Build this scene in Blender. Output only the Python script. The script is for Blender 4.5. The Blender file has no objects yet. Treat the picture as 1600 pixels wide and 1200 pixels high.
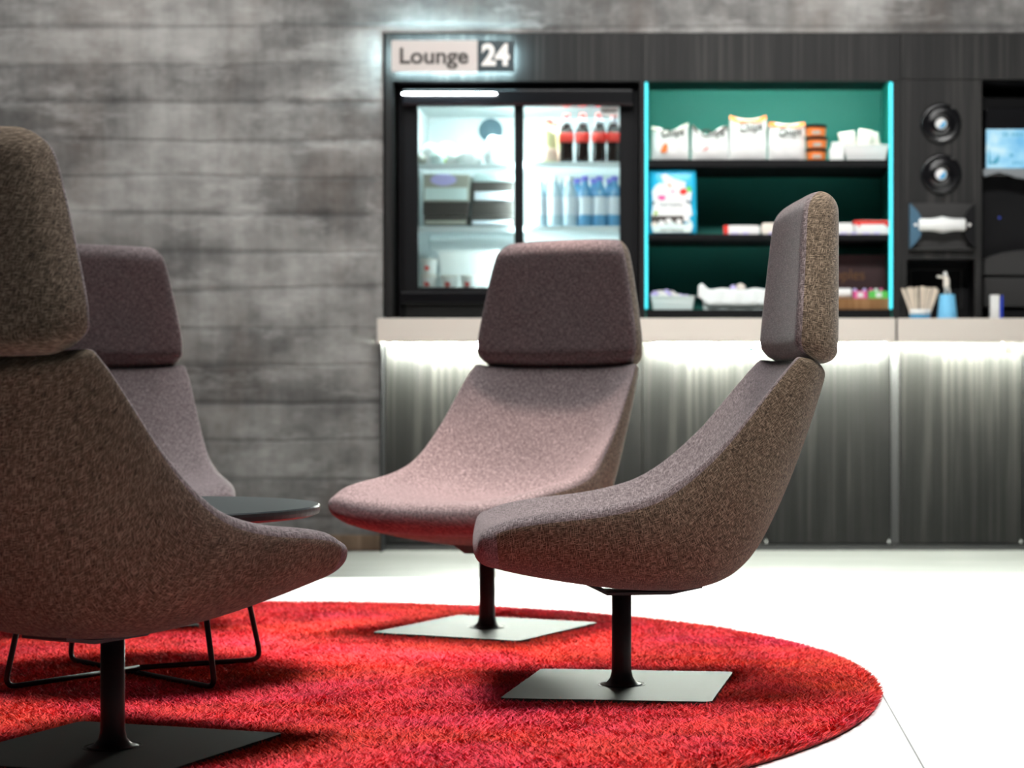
import bpy, bmesh, math, random
import numpy as np
from mathutils import Vector, Matrix
random.seed(7); rng = np.random.default_rng(7)
SC = bpy.context.scene
COL = SC.collection
PI = math.pi
CAM_Z = 0.672          # lens height above the tiles
RUG_Z = 0.018          # top of the rug, on which chairs and table stand
FPX = 3200.0; CX = 1105.0; CY = 600.0
def X(px, d): return (px - CX) * d / FPX           # frame measure -> metres at depth d
def Z(py, d): return CAM_Z + (CY - py) * d / FPX

# ------------------------------------------------------------------ materials
def mat(name, col=(.5, .5, .5), rough=.5, metal=0, spec=.5, emit=None, es=0, sheen=0, coat=0):
    m = bpy.data.materials.new(name); m.use_nodes = True
    b = m.node_tree.nodes['Principled BSDF']
    b.inputs['Base Color'].default_value = (*col, 1)
    b.inputs['Roughness'].default_value = rough
    b.inputs['Metallic'].default_value = metal
    b.inputs['Specular IOR Level'].default_value = spec
    if emit:
        b.inputs['Emission Color'].default_value = (*emit, 1); b.inputs['Emission Strength'].default_value = es
    if sheen:
        b.inputs['Sheen Weight'].default_value = sheen
    if coat:
        b.inputs['Coat Weight'].default_value = coat
    return m
class NT:
    def __init__(s, m): s.t = m.node_tree; s.b = s.t.nodes['Principled BSDF']
    def n(s, kind, **kw):
        nd = s.t.nodes.new(kind)
        for k, v in kw.items(): setattr(nd, k, v)
        return nd
    def l(s, a, b): s.t.links.new(a, b)
    def val(s, sock, v): sock.default_value = v
    def math(s, op, a, b=None, c=None, clamp=False):
        nd = s.n('ShaderNodeMath', operation=op); nd.use_clamp = clamp
        for i, v in enumerate((a, b, c)):
            if v is None: continue
            if isinstance(v, (int, float)): nd.inputs[i].default_value = v
            else: s.l(v, nd.inputs[i])
        return nd.outputs[0]
    def coord(s, which='Object', scale=(1, 1, 1), loc=(0, 0, 0)):
        tc = s.n('ShaderNodeTexCoord'); mp = s.n('ShaderNodeMapping')
        mp.inputs['Scale'].default_value = scale; mp.inputs['Location'].default_value = loc
        s.l(tc.outputs[which], mp.inputs[0]); return mp.outputs[0]
    def noise(s, vec, scale=1, detail=3, rough=.5, dist=0):
        nd = s.n('ShaderNodeTexNoise'); nd.inputs['Scale'].default_value = scale
        nd.inputs['Detail'].default_value = detail; nd.inputs['Roughness'].default_value = rough
        nd.inputs['Distortion'].default_value = dist
        s.l(vec, nd.inputs['Vector']); return nd.outputs['Fac']
    def ramp(s, fac, stops, interp='LINEAR'):
        nd = s.n('ShaderNodeValToRGB'); cr = nd.color_ramp; cr.interpolation = interp
        while len(cr.elements) < len(stops): cr.elements.new(.5)
        for e, (p, c) in zip(cr.elements, stops): e.position = p; e.color = (*c, 1)
        s.l(fac, nd.inputs[0]); return nd.outputs[0]
    def mix(s, fac, a, b, mode='MIX'):
        nd = s.n('ShaderNodeMix', data_type='RGBA', blend_type=mode)
        for sock, v in ((nd.inputs[0], fac), (nd.inputs[6], a), (nd.inputs[7], b)):
            if isinstance(v, (int, float)): sock.default_value = v
            elif isinstance(v, tuple): sock.default_value = (*v, 1)
            else: s.l(v, sock)
        return nd.outputs[2]
    def bump(s, h, strength=.3, dist=.01):
        nd = s.n('ShaderNodeBump'); nd.inputs['Strength'].default_value = strength; nd.inputs['Distance'].default_value = dist
        s.l(h, nd.inputs['Height']); s.l(nd.outputs[0], s.b.inputs['Normal'])
    def base(s, c): s.l(c, s.b.inputs['Base Color'])

def fabric(name, dark, mid, light):
    m = mat(name, mid, .92, spec=.12, sheen=.12); t = NT(m)
    a = t.noise(t.coord('UV', (80, 520, 1)), 1, 1.5, .6, .35)
    b = t.noise(t.coord('UV', (520, 80, 1), (3.7, 9.1, 0)), 1, 1.5, .6, .35)
    big = t.noise(t.coord('UV', (9, 9, 1)), 1, 2)
    h = t.math('MAXIMUM', a, b)
    h2 = t.math('ADD', h, t.math('MULTIPLY', t.math('SUBTRACT', big, .5), .06))
    t.base(t.ramp(h2, [(.43, dark), (.555, mid), (.70, light)]))
    t.bump(h, .5, .002)
    return m
M = {}
M['cover_back'] = fabric('olive_brown_weave', (.034, .025, .017), (.115, .086, .060), (.29, .225, .165))
M['cover_front'] = fabric('mauve_weave', (.060, .047, .048), (.145, .118, .120), (.28, .235, .24))
M['black_metal'] = mat('black_powder_coat', (.012, .012, .013), .45)
def plate_mat():
    m = mat('plate_powder_coat', (.03, .036, .033), .58, spec=.32); t = NT(m)
    t.bump(t.noise(t.coord('Object', (900, 900, 900)), 1, 1), .12, .001)
    return m
M['plate'] = plate_mat()
M['table_top'] = mat('dark_laminate', (.018, .024, .026), .45, spec=.35)
M['table_edge'] = mat('dark_edge', (.012, .012, .012), .5)

def tile_mat():
    m = mat('white_floor_tile', (.8, .8, .79), .5, spec=.2); t = NT(m)
    tc = t.n('ShaderNodeTexCoord'); sp = t.n('ShaderNodeSeparateXYZ'); t.l(tc.outputs['Object'], sp.inputs[0])
    def line(ax, off, w):
        f = t.math('FRACT', t.math('MULTIPLY', t.math('SUBTRACT', ax, off), 1 / .611))
        return t.math('GREATER_THAN', t.math('ABSOLUTE', t.math('SUBTRACT', f, .5)), .5 - w / .611)
    lx = line(sp.outputs[0], .379, .0020)
    ly = line(sp.outputs[1], 4.147, .0007)
    n = t.noise(t.coord('Object', (1.2, 16, 1)), 1, 4, .6)
    c = t.ramp(n, [(.3, (.68, .68, .67)), (.7, (.77, .77, .76))])
    c = t.mix(ly, c, (.45, .45, .45)); c = t.mix(lx, c, (.10, .10, .10))
    t.base(c)
    t.l(t.ramp(n, [(.3, (.42,) * 3), (.7, (.52,) * 3)]), t.b.inputs['Roughness'])
    return m
M['tile'] = tile_mat()
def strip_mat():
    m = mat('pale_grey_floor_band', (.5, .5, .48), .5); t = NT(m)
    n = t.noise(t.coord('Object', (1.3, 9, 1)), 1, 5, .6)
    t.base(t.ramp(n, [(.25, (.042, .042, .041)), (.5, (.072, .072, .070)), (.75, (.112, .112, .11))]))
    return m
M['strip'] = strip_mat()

def concrete_mat():
    m = mat('board_formed_concrete', (.3, .3, .3), .85, spec=.2); t = NT(m)
    tc = t.n('ShaderNodeTexCoord'); sp = t.n('ShaderNodeSeparateXYZ'); t.l(tc.outputs['Object'], sp.inputs[0])
    x, z = sp.outputs[0], sp.outputs[2]
    wob = t.math('MULTIPLY', t.math('SUBTRACT', t.noise(t.coord('Object', (.9, 1, 6)), 1, 3), .5), .05)
    zz = t.math('MULTIPLY', t.math('ADD', t.math('ADD', z, wob), .012), 1 / .152)
    idx = t.math('FLOOR', zz); fr = t.math('FRACT', zz)
    wn = t.n('ShaderNodeTexWhiteNoise', noise_dimensions='1D'); t.l(idx, wn.inputs['W'])
    tone = wn.outputs['Value']
    # board tone varying along each board
    cb = t.n('ShaderNodeCombineXYZ'); t.l(t.math('MULTIPLY', x, .7), cb.inputs[0]); t.l(t.math('MULTIPLY', idx, 7.3), cb.inputs[1])
    bn = t.noise(cb.outputs[0], 1, 3, .55)
    blot = t.noise(t.coord('Object', (1.1, 1, 2.0), (4.2, 0, 1.7)), 1.5, 6, .62)
    streak = t.noise(t.coord('Object', (14, 1, 1.6)), 1, 4, .6)
    fine = t.noise(t.coord('Object', (26, 26, 26)), 1, 4, .6)
    v = t.math('ADD', t.math('MULTIPLY', tone, .07), t.math('MULTIPLY', bn, .34))
    v = t.math('ADD', v, t.math('MULTIPLY', blot, .85)); v = t.math('ADD', v, t.math('MULTIPLY', streak, .26))
    v = t.math('ADD', v, t.math('MULTIPLY', fine, .16))
    col = t.ramp(t.math('SUBTRACT', v, .33), [(.26, (.065, .063, .062)), (.42, (.165, .162, .158)), (.56, (.30, .295, .285)), (.72, (.47, .465, .45))])
    # brownish staining
    br = t.noise(t.coord('Object', (2.2, 1, 1.0), (9, 0, 3)), 1.3, 5, .6)
    col = t.mix(t.math('MULTIPLY', t.math('GREATER_THAN', br, .0), t.ramp(br, [(.5, (0, 0, 0)), (.75, (.45,) * 3)])), col, (.17, .125, .10))
    # dark board joints, broken up along their length
    edge = t.math('MINIMUM', fr, t.math('SUBTRACT', 1, fr))
    brk = t.noise(t.coord('Object', (1.6, 1, 9)), 1, 3, .6)
    wd = t.math('MULTIPLY', t.ramp(brk, [(.35, (0, 0, 0)), (.65, (1, 1, 1))]), .13)
    j = t.math('SUBTRACT', 1, t.math('DIVIDE', edge, t.math('ADD', wd, .045)), clamp=True)
    col = t.mix(t.math('MULTIPLY', t.math('MULTIPLY', j, t.ramp(brk, [(.3, (.25,) * 3), (.6, (1,) * 3)])), .5), col, (.05, .05, .052))
    # pale cement bloom
    bl = t.noise(t.coord('Object', (1.5, 1, 4.5), (2.5, 0, 7)), 1.8, 6, .68)
    col = t.mix(t.ramp(bl, [(.53, (0, 0, 0)), (.74, (.65,) * 3)]), col, (.56, .555, .54))
    t.base(col)
    h = t.math('SUBTRACT', t.math('ADD', t.math('MULTIPLY', fine, .35), t.math('MULTIPLY', tone, .5)), j)
    t.bump(h, .35, .01)
    return m
M['concrete'] = concrete_mat()

def wood_mat(name, lo, mid, hi, rough=.5):
    m = mat(name, mid, rough, spec=.22); t = NT(m)
    n1 = t.noise(t.coord('Object', (70, 70, 1.1)), 1, 4, .6)
    n2 = t.noise(t.coord('Object', (14, 14, .7), (5, 0, 2)), 1, 3, .5)
    n = t.math('ADD', t.math('MULTIPLY', n1, .55), t.math('MULTIPLY', n2, .45))
    t.base(t.ramp(n, [(.3, lo), (.5, mid), (.68, hi)]))
    t.bump(n1, .15, .002)
    return m
M['wood'] = wood_mat('dark_grained_veneer', (.007, .007, .007), (.0145, .0143, .0143), (.046, .0445, .042))
M['wood_edge'] = mat('dark_rail', (.05, .05, .052), .5)
M['bench'] = mat('warm_white_laminate', (.70, .64, .575), .45)
M['skirting'] = wood_mat('brown_skirting', (.13, .085, .055), (.22, .15, .10), (.32, .23, .16))
M['black'] = mat('matt_black', (.005, .005, .006), .6, spec=.15)
M['black_gloss'] = mat('gloss_black', (.005, .005, .006), .18)
M['charcoal'] = mat('charcoal_plastic', (.018, .0175, .017), .5)
M['white_liner'] = mat('white_fridge_liner', (.84, .88, .88), .5)
M['white'] = mat('white_plastic', (.85, .86, .85), .5)
M['cream'] = mat('cream_paper', (.82, .76, .68), .6)
M['wire'] = mat('white_wire', (.75, .82, .84), .3)
M['steel'] = mat('grey_steel', (.35, .38, .40), .35, metal=.8)
M['teal'] = mat('teal_paint', (.004, .27, .215), .5)
M['led_white'] = mat('led_white', (1, 1, 1), .5, emit=(.93, 1, .88), es=940)
M['led_fridge'] = mat('led_fridge', (1, 1, 1), .5, emit=(.80, .97, 1), es=90)
M['led_small'] = mat('led_small', (1, 1, 1), .5, emit=(.9, .95, 1), es=40)
M['led_shelf'] = mat('led_shelf', (1, 1, 1), .5, emit=(.85, 1, .92), es=66)
M['led_sign'] = mat('led_sign', (1, 1, 1), .5, emit=(.62, .93, 1), es=105)
M['led_cyan'] = mat('led_cyan', (.1, .8, .9), .4, emit=(.02, .62, .75), es=1.0)
M['sign_face'] = mat('sign_face', (.64, .585, .56), .5)
M['sign_dark'] = mat('sign_slate', (.035, .055, .065), .5)
M['letter_dark'] = mat('letter_dark', (.06, .055, .05), .6)
M['letter_white'] = mat('letter_white', (.88, .86, .83), .5)
M['red'] = mat('red_print', (.75, .03, .02), .45)
M['red_label'] = mat('red_label', (.80, .05, .035), .45)
M['cola'] = mat('cola_bottle', (.02, .012, .010), .1, coat=.5)
M['juice'] = mat('juice_bottle', (.80, .74, .42), .25)
M['peach'] = mat('peach_label', (.85, .60, .48), .45)
M['water'] = mat('water_bottle', (.13, .36, .62), .1, coat=.5)
M['water_pale'] = mat('pale_water_bottle', (.55, .70, .80), .1, coat=.5)
M['water_label'] = mat('water_label', (.78, .84, .92), .4)
M['violet'] = mat('violet_cap', (.22, .20, .75), .4)
M['orange'] = mat('orange_print', (.85, .20, .03), .45)
M['blue_bag'] = mat('blue_foil', (.02, .50, .80), .35)
M['blue'] = mat('blue_plastic', (.03, .33, .62), .4)
M['sky_blue'] = mat('sky_blue_paper', (.20, .60, .92), .5)
M['deep_blue'] = mat('deep_blue', (.01, .05, .55), .4)
M['blue_grey'] = mat('blue_grey_plastic', (.055, .13, .20), .35)
M['green'] = mat('green_print', (.12, .62, .10), .45)
M['lime'] = mat('lime_leaf', (.38, .55, .08), .5)
M['pink'] = mat('pink_print', (.80, .12, .36), .45)
M['lilac'] = mat('lilac_print', (.60, .55, .95), .45)
M['maroon'] = mat('maroon_board', (.030, .0015, .003), .5)
M['gold'] = mat('gold_print', (.16, .065, .012), .4)
M['tray_wood'] = wood_mat('tray_wood', (.18, .085, .03), (.28, .14, .055), (.38, .2, .09))
M['stick'] = wood_mat('pale_birch', (.62, .50, .38), (.78, .68, .56), (.86, .80, .70))
M['mint'] = mat('mint_white_plastic', (.72, .86, .84), .4)
M['cloth'] = mat('white_cloth', (.80, .86, .86), .85)
M['smoke'] = mat('smoky_pack', (.07, .06, .055), .3)
M['stone'] = mat('beige_pack', (.42, .41, .35), .5)
M['vent'] = mat('fan_grille', (.05, .11, .14), .4)
def glass_mat():
    m = bpy.data.materials.new('door_glass'); m.use_nodes = True; t = m.node_tree
    t.nodes.clear()
    o = t.nodes.new('ShaderNodeOutputMaterial'); a = t.nodes.new('ShaderNodeBsdfTransparent'); g = t.nodes.new('ShaderNodeBsdfGlossy')
    a.inputs[0].default_value = (.93, .98, .97, 1); g.inputs['Roughness'].default_value = .05
    f = t.nodes.new('ShaderNodeFresnel'); f.inputs[0].default_value = 1.45
    mx = t.nodes.new('ShaderNodeMixShader')
    t.links.new(f.outputs[0], mx.inputs[0]); t.links.new(a.outputs[0], mx.inputs[1]); t.links.new(g.outputs[0], mx.inputs[2])
    t.links.new(mx.outputs[0], o.inputs[0]); return m
M['glass'] = glass_mat()
def screen_mat():
    m = mat('screen', (.02, .02, .02), .3); t = NT(m)
    n = t.noise(t.coord('Object', (9, 9, 14)), 1, 3, .5)
    c = t.ramp(n, [(.35, (.16, .50, .80)), (.55, (.34, .70, .92)), (.7, (.62, .88, .96))])
    t.l(c, t.b.inputs['Emission Color']); t.b.inputs['Emission Strength'].default_value = 1.0
    return m
M['screen'] = screen_mat()
M['screen_dark'] = mat('screen_print', (.02, .1, .15), .4, emit=(.06, .28, .40), es=1)

# ------------------------------------------------------------------ builders
def world_loc(p):
    v = Vector((0, 0, 0))
    while p is not None: v += p.location; p = p.parent
    return v
def tag(o, label, cat, group=None):
    o['label'] = label; o['category'] = cat
    if group: o['group'] = group
    return o
def thing(name, label, cat, loc, group=None):
    o = bpy.data.objects.new(name, None); o.empty_display_size = .05; COL.objects.link(o)
    o.location = loc
    return tag(o, label, cat, group)
def link(name, bm, m, parent=None, smooth=False, local=False, origin=None):
    me = bpy.data.meshes.new(name)
    bm.normal_update(); bm.to_mesh(me); bm.free()
    for mm in (m if isinstance(m, (list, tuple)) else [m]): me.materials.append(M[mm])
    if smooth:
        me.polygons.foreach_set('use_smooth', [True] * len(me.polygons))
    o = bpy.data.objects.new(name, me); COL.objects.link(o)
    if parent is not None:
        o.parent = parent
        if not local: me.transform(Matrix.Translation(-world_loc(parent)))
    elif origin is not None:
        me.transform(Matrix.Translation(-Vector(origin))); o.location = origin
    return o
def bm_box(bm, x0, x1, y0, y1, z0, z1, bev=0, seg=2):
    b = bmesh.new(); bmesh.ops.create_cube(b, size=1)
    for v in b.verts:
        v.co = Vector(((x0 + x1) / 2 + v.co.x * (x1 - x0), (y0 + y1) / 2 + v.co.y * (y1 - y0), (z0 + z1) / 2 + v.co.z * (z1 - z0)))
    if bev: bmesh.ops.bevel(b, geom=b.edges[:], offset=bev, segments=seg, affect='EDGES', profile=.5)
    join(bm, b); return bm
def join(bm, b):
    me = bpy.data.meshes.new('tmp'); b.to_mesh(me); b.free(); bm.from_mesh(me); bpy.data.meshes.remove(me)
def boxes(*specs, bev=0):
    bm = bmesh.new()
    for s in specs: bm_box(bm, *s, bev=bev)
    return bm
def box(name, m, x0, x1, y0, y1, z0, z1, parent=None, bev=.002):
    return link(name, boxes((x0, x1, y0, y1, z0, z1), bev=bev), m, parent)
def bm_lathe(prof, c=(0, 0, 0), axis='Z', n=28, bm=None, kz=1.0):
    bm = bm or bmesh.new(); rings = []
    for r, h in prof:
        h *= kz
        ring = []
        for i in range(n):
            a = 2 * PI * i / n; p = (max(r, 1e-5) * math.cos(a), max(r, 1e-5) * math.sin(a), h)
            if axis == 'Y': p = (p[0], -p[2], p[1])       # +h comes toward the room (-Y)
            if axis == 'X': p = (p[2], p[0], p[1])
            ring.append(bm.verts.new((c[0] + p[0], c[1] + p[1], c[2] + p[2])))
        rings.append(ring)
    for a, b in zip(rings, rings[1:]):
        for i in range(n): bm.faces.new((a[i], a[(i + 1) % n], b[(i + 1) % n], b[i]))
    bm.faces.new(rings[0][::-1]); bm.faces.new(rings[-1])
    bmesh.ops.remove_doubles(bm, verts=bm.verts, dist=2e-5)
    bmesh.ops.recalc_face_normals(bm, faces=bm.faces)
    return bm
def bm_tube(pts, r, n=10, bm=None):
    bm = bm or bmesh.new(); pts = [Vector(p) for p in pts]; rings = []
    t0 = (pts[1] - pts[0]).normalized(); up = Vector((0, 0, 1)) if abs(t0.z) < .9 else Vector((1, 0, 0))
    for i, p in enumerate(pts):
        t = ((pts[min(i + 1, len(pts) - 1)] - pts[max(i - 1, 0)])).normalized()
        s = t.cross(up).normalized(); u = s.cross(t).normalized(); up = u
        rings.append([bm.verts.new(p + (s * math.cos(2 * PI * k / n) + u * math.sin(2 * PI * k / n)) * r) for k in range(n)])
    for a, b in zip(rings, rings[1:]):
        for k in range(n): bm.faces.new((a[k], a[(k + 1) % n], b[(k + 1) % n], b[k]))
    bm.faces.new(rings[0][::-1]); bm.faces.new(rings[-1])
    bmesh.ops.recalc_face_normals(bm, faces=bm.faces)
    return bm
def bm_prism(poly, y0, y1, bm=None, bev=0):
    """outline in (x, z), extruded from y0 back to y1"""
    b = bmesh.new()
    a = [b.verts.new((x, y0, z)) for x, z in poly]; c = [b.verts.new((x, y1, z)) for x, z in poly]
    b.faces.new(a); b.faces.new(c[::-1])
    for i in range(len(a)):
        j = (i + 1) % len(a); b.faces.new((a[i], c[i], c[j], a[j]))
    bmesh.ops.recalc_face_normals(b, faces=b.faces)
    if bev: bmesh.ops.bevel(b, geom=b.edges[:], offset=bev, segments=2, affect='EDGES')
    if bm is None: return b
    join(bm, b); return bm
def rrect(x0, x1, z0, z1, r, n=5):
    p = []
    for cx, cz, a0 in ((x1 - r, z1 - r, 0), (x0 + r, z1 - r, 90), (x0 + r, z0 + r, 180), (x1 - r, z0 + r, 270)):
        for k in range(n + 1):
            a = math.radians(a0 + 90 * k / n); p.append((cx + r * math.cos(a), cz + r * math.sin(a)))
    return p
def lettering(name, txt, m, size, x, y, z, parent, bold=0.0, align='CENTER', ext=.0008, xs=1.0, rot=0):
    c = bpy.data.curves.new(name, 'FONT'); c.body = txt; c.size = size; c.align_x = align; c.align_y = 'CENTER'
    c.extrude = ext; c.offset = bold; c.materials.append(M[m])
    o = bpy.data.objects.new(name, c); COL.objects.link(o)
    o.rotation_euler = (PI / 2, rot, 0); o.scale = (xs, 1, 1)
    if parent is not None: o.parent = parent
    o.location = Vector((x, y, z)) - (world_loc(parent) if parent else Vector((0, 0, 0)))
    return o
def copy_thing(root, loc, label=None, group=None):
    r = root.copy(); COL.objects.link(r); r.location = loc
    if label: r['label'] = label
    if group: r['group'] = group
    for ch in list(root.children):
        c = ch.copy(); COL.objects.link(c); c.parent = r
        for g in list(ch.children):
            d = g.copy(); COL.objects.link(d); d.parent = c
    return r
def structure(o): o['kind'] = 'structure'; return o

# ------------------------------------------------------------------ setting
WALL_Y = 8.28; NX0 = -1.312; NX1 = 1.804; NZ1 = 2.092
structure(box('floor', 'tile', -7, 7, -2, 7.1, -.1, 0, bev=0))
structure(box('trim_1', 'strip', -7, 7, 7.1, 9.0, -.1, 0, bev=0))['label'] = 'pale grey band of flooring along the foot of the wall'
structure(link('wall_back', boxes((-7, NX0, WALL_Y, 9.0, 0, 4.2), (NX0, NX1, WALL_Y, 9.0, NZ1, 4.2), (NX1, 7, WALL_Y, 9.0, 0, 4.2), (NX0, NX1, 8.90, 9.0, 0, NZ1)), 'concrete'))
structure(link('baseboard_back', boxes((-7, NX0 - .004, WALL_Y - .012, WALL_Y, 0, .062), bev=.002), 'skirting'))

# ------------------------------------------------------------------ rug
RC = (-1.28, 4.53); RR = 1.655
plates = []   # (x, y, angle) filled by the chairs, so no pile is grown through the steel
def build_rug():
    r = thing('round_rug', 'large round red shag rug under the four lounge chairs and round table', 'rug', (RC[0], RC[1], 0))
    link('rug_backing', bm_lathe([(0, .001), (RR - .004, .001), (RR, .004), (RR - .002, .008), (0, .008)], (RC[0], RC[1], 0), n=160), 'rug_back', r)
    N = 520000
    rad = RR * np.sqrt(rng.random(N)); th = rng.random(N) * 2 * PI
    x = RC[0] + rad * np.cos(th); y = RC[1] + rad * np.sin(th)
    keep = np.ones(N, bool)
    for px, py, a in plates:
        dx, dy = x - px, y - py
        u = dx * math.cos(a) + dy * math.sin(a); v = -dx * math.sin(a) + dy * math.cos(a)
        keep &= ~((abs(u) < .222) & (abs(v) < .222))
    x, y, rad, th = x[keep], y[keep], rad[keep], th[keep]; N = len(x)
    h = .017 + .008 * rng.random(N)
    # pile brushed in drifting directions
    fa = 2.6 * np.sin(3.1 * x + 1.3 * y) + 2.2 * np.cos(7.3 * y - 5.7 * x) + rng.normal(0, 1.7, N)
    lean = .010 + .020 * rng.random(N)
    edge = np.clip((rad - (RR - .03)) / .03, 0, 1)
    lx = lean * np.cos(fa) * (1 - edge) + edge * .012 * np.cos(th); ly = lean * np.sin(fa) * (1 - edge) + edge * .012 * np.sin(th)
    h = h * (1 - .35 * edge)
    wa = rng.random(N) * 2 * PI; w = .0014 + .0010 * rng.random(N)
    wx, wy = w * np.cos(wa), w * np.sin(wa)
    z0 = np.full(N, .006)
    V = np.empty((N, 5, 3), np.float32)
    V[:, 0] = np.stack([x - wx, y - wy, z0], 1); V[:, 1] = np.stack([x + wx, y + wy, z0], 1)
    mx, my = x + .4 * lx, y + .4 * ly
    V[:, 2] = np.stack([mx + wx, my + wy, z0 + .6 * (h - .006)], 1); V[:, 3] = np.stack([mx - wx, my - wy, z0 + .6 * (h - .006)], 1)
    V[:, 4] = np.stack([x + lx, y + ly, h], 1)
    V -= np.array([RC[0], RC[1], 0], np.float32)
    me = bpy.data.meshes.new('pile')
    me.vertices.add(N * 5); me.vertices.foreach_set('co', V.reshape(-1))
    base = (np.arange(N) * 5)[:, None]
    loops = (base + np.array([[0, 1, 2, 3, 3, 2, 4]])).reshape(-1).astype(np.int32)
    me.loops.add(len(loops)); me.loops.foreach_set('vertex_index', loops)
    st = ((np.arange(N) * 7)[:, None] + np.array([[0, 4]])).reshape(-1).astype(np.int32)
    me.polygons.add(2 * N); me.polygons.foreach_set('loop_start', st)
    at = me.attributes.new('tuft', 'FLOAT', 'POINT')
    at.data.foreach_set('value', np.repeat(rng.random(N), 5).astype(np.float32))
    me.update(calc_edges=True); me.materials.append(M['pile'])
    o = bpy.data.objects.new('pile', me); COL.objects.link(o); o.parent = r; o['kind'] = 'stuff'
def pile_mat():
    m = mat('red_shag_pile', (.5, .02, .03), .95, spec=.1, sheen=.15); t = NT(m)
    at = t.n('ShaderNodeAttribute', attribute_name='tuft')
    big = t.noise(t.coord('Object', (1.0, 1.5, 1)), 1.5, 4, .6)
    sm = t.noise(t.coord('Object', (9, 13, 1)), 1, 5, .7)
    hue = t.ramp(big, [(.36, (.90, .088, .042)), (.5, (.90, .068, .072)), (.64, (.87, .062, .122))])
    dk = t.ramp(t.math('ADD', t.math('MULTIPLY', sm, .70), t.math('MULTIPLY', at.outputs['Fac'], .42)), [(.34, (.34, .24, .24)), (.68, (1.06, 1.12, 1.12))])
    t.base(t.mix(1.0, hue, dk, 'MULTIPLY'))
    return m
M['pile'] = pile_mat(); M['rug_back'] = mat('rug_backing', (.20, .012, .01), .9)

# ------------------------------------------------------------------ lounge chairs
def crom(a, sub):
    out = []
    for i in range(len(a) - 1):
        p0 = a[max(i - 1, 0)]; p1 = a[i]; p2 = a[i + 1]; p3 = a[min(i + 2, len(a) - 1)]
        for k in range(sub):
            t = k / sub
            out.append(tuple(.5 * (2 * b + (c - a_) * t + (2 * a_ - 5 * b + 4 * c - d) * t * t + (3 * b - a_ - 3 * c + d) * t ** 3) for a_, b, c, d in zip(p0, p1, p2, p3)))
    out.append(tuple(a[-1])); return out
def loft(name, loops, nf, mats, parent, wrap=0):
    """closed loops (first nf points: front cover, remainder: back cover), zipped at both ends, with metre UVs"""
    bm = bmesh.new(); uvl = bm.loops.layers.uv.new('UVMap')
    n = len(loops[0]); rows = [[bm.verts.new(p) for p in lp] for lp in loops]
    L = [[Vector(p) for p in lp] for lp in loops]
    mid = nf // 2; vlen = [0]
    for a, b in zip(L, L[1:]): vlen.append(vlen[-1] + (a[mid] - b[mid]).length)
    ul = []
    for lp in L:
        c = [0]
        for i in range(n): c.append(c[-1] + (lp[(i + 1) % n] - lp[i]).length)
        m0 = c[mid]; ul.append([q - m0 for q in c])
    for r in range(len(rows) - 1):
        for i in range(n):
            j = (i + 1) % n
            f = bm.faces.new((rows[r][i], rows[r][j], rows[r + 1][j], rows[r + 1][i]))
            f.material_index = 0 if i < nf - 1 or r < wrap else 1; f.smooth = True
            for lp, uv in zip(f.loops, ((ul[r][i], vlen[r]), (ul[r][i + 1], vlen[r]), (ul[r + 1][i + 1], vlen[r + 1]), (ul[r + 1][i], vlen[r + 1]))):
                lp[uvl].uv = uv
    bmesh.ops.remove_doubles(bm, verts=bm.verts, dist=1e-4)
    bmesh.ops.recalc_face_normals(bm, faces=bm.faces)
    o = link(name, bm, mats, parent, smooth=True, local=True)
    md = o.modifiers.new('smooth', 'SUBSURF'); md.levels = 1; md.render_levels = 2
    return o
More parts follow.
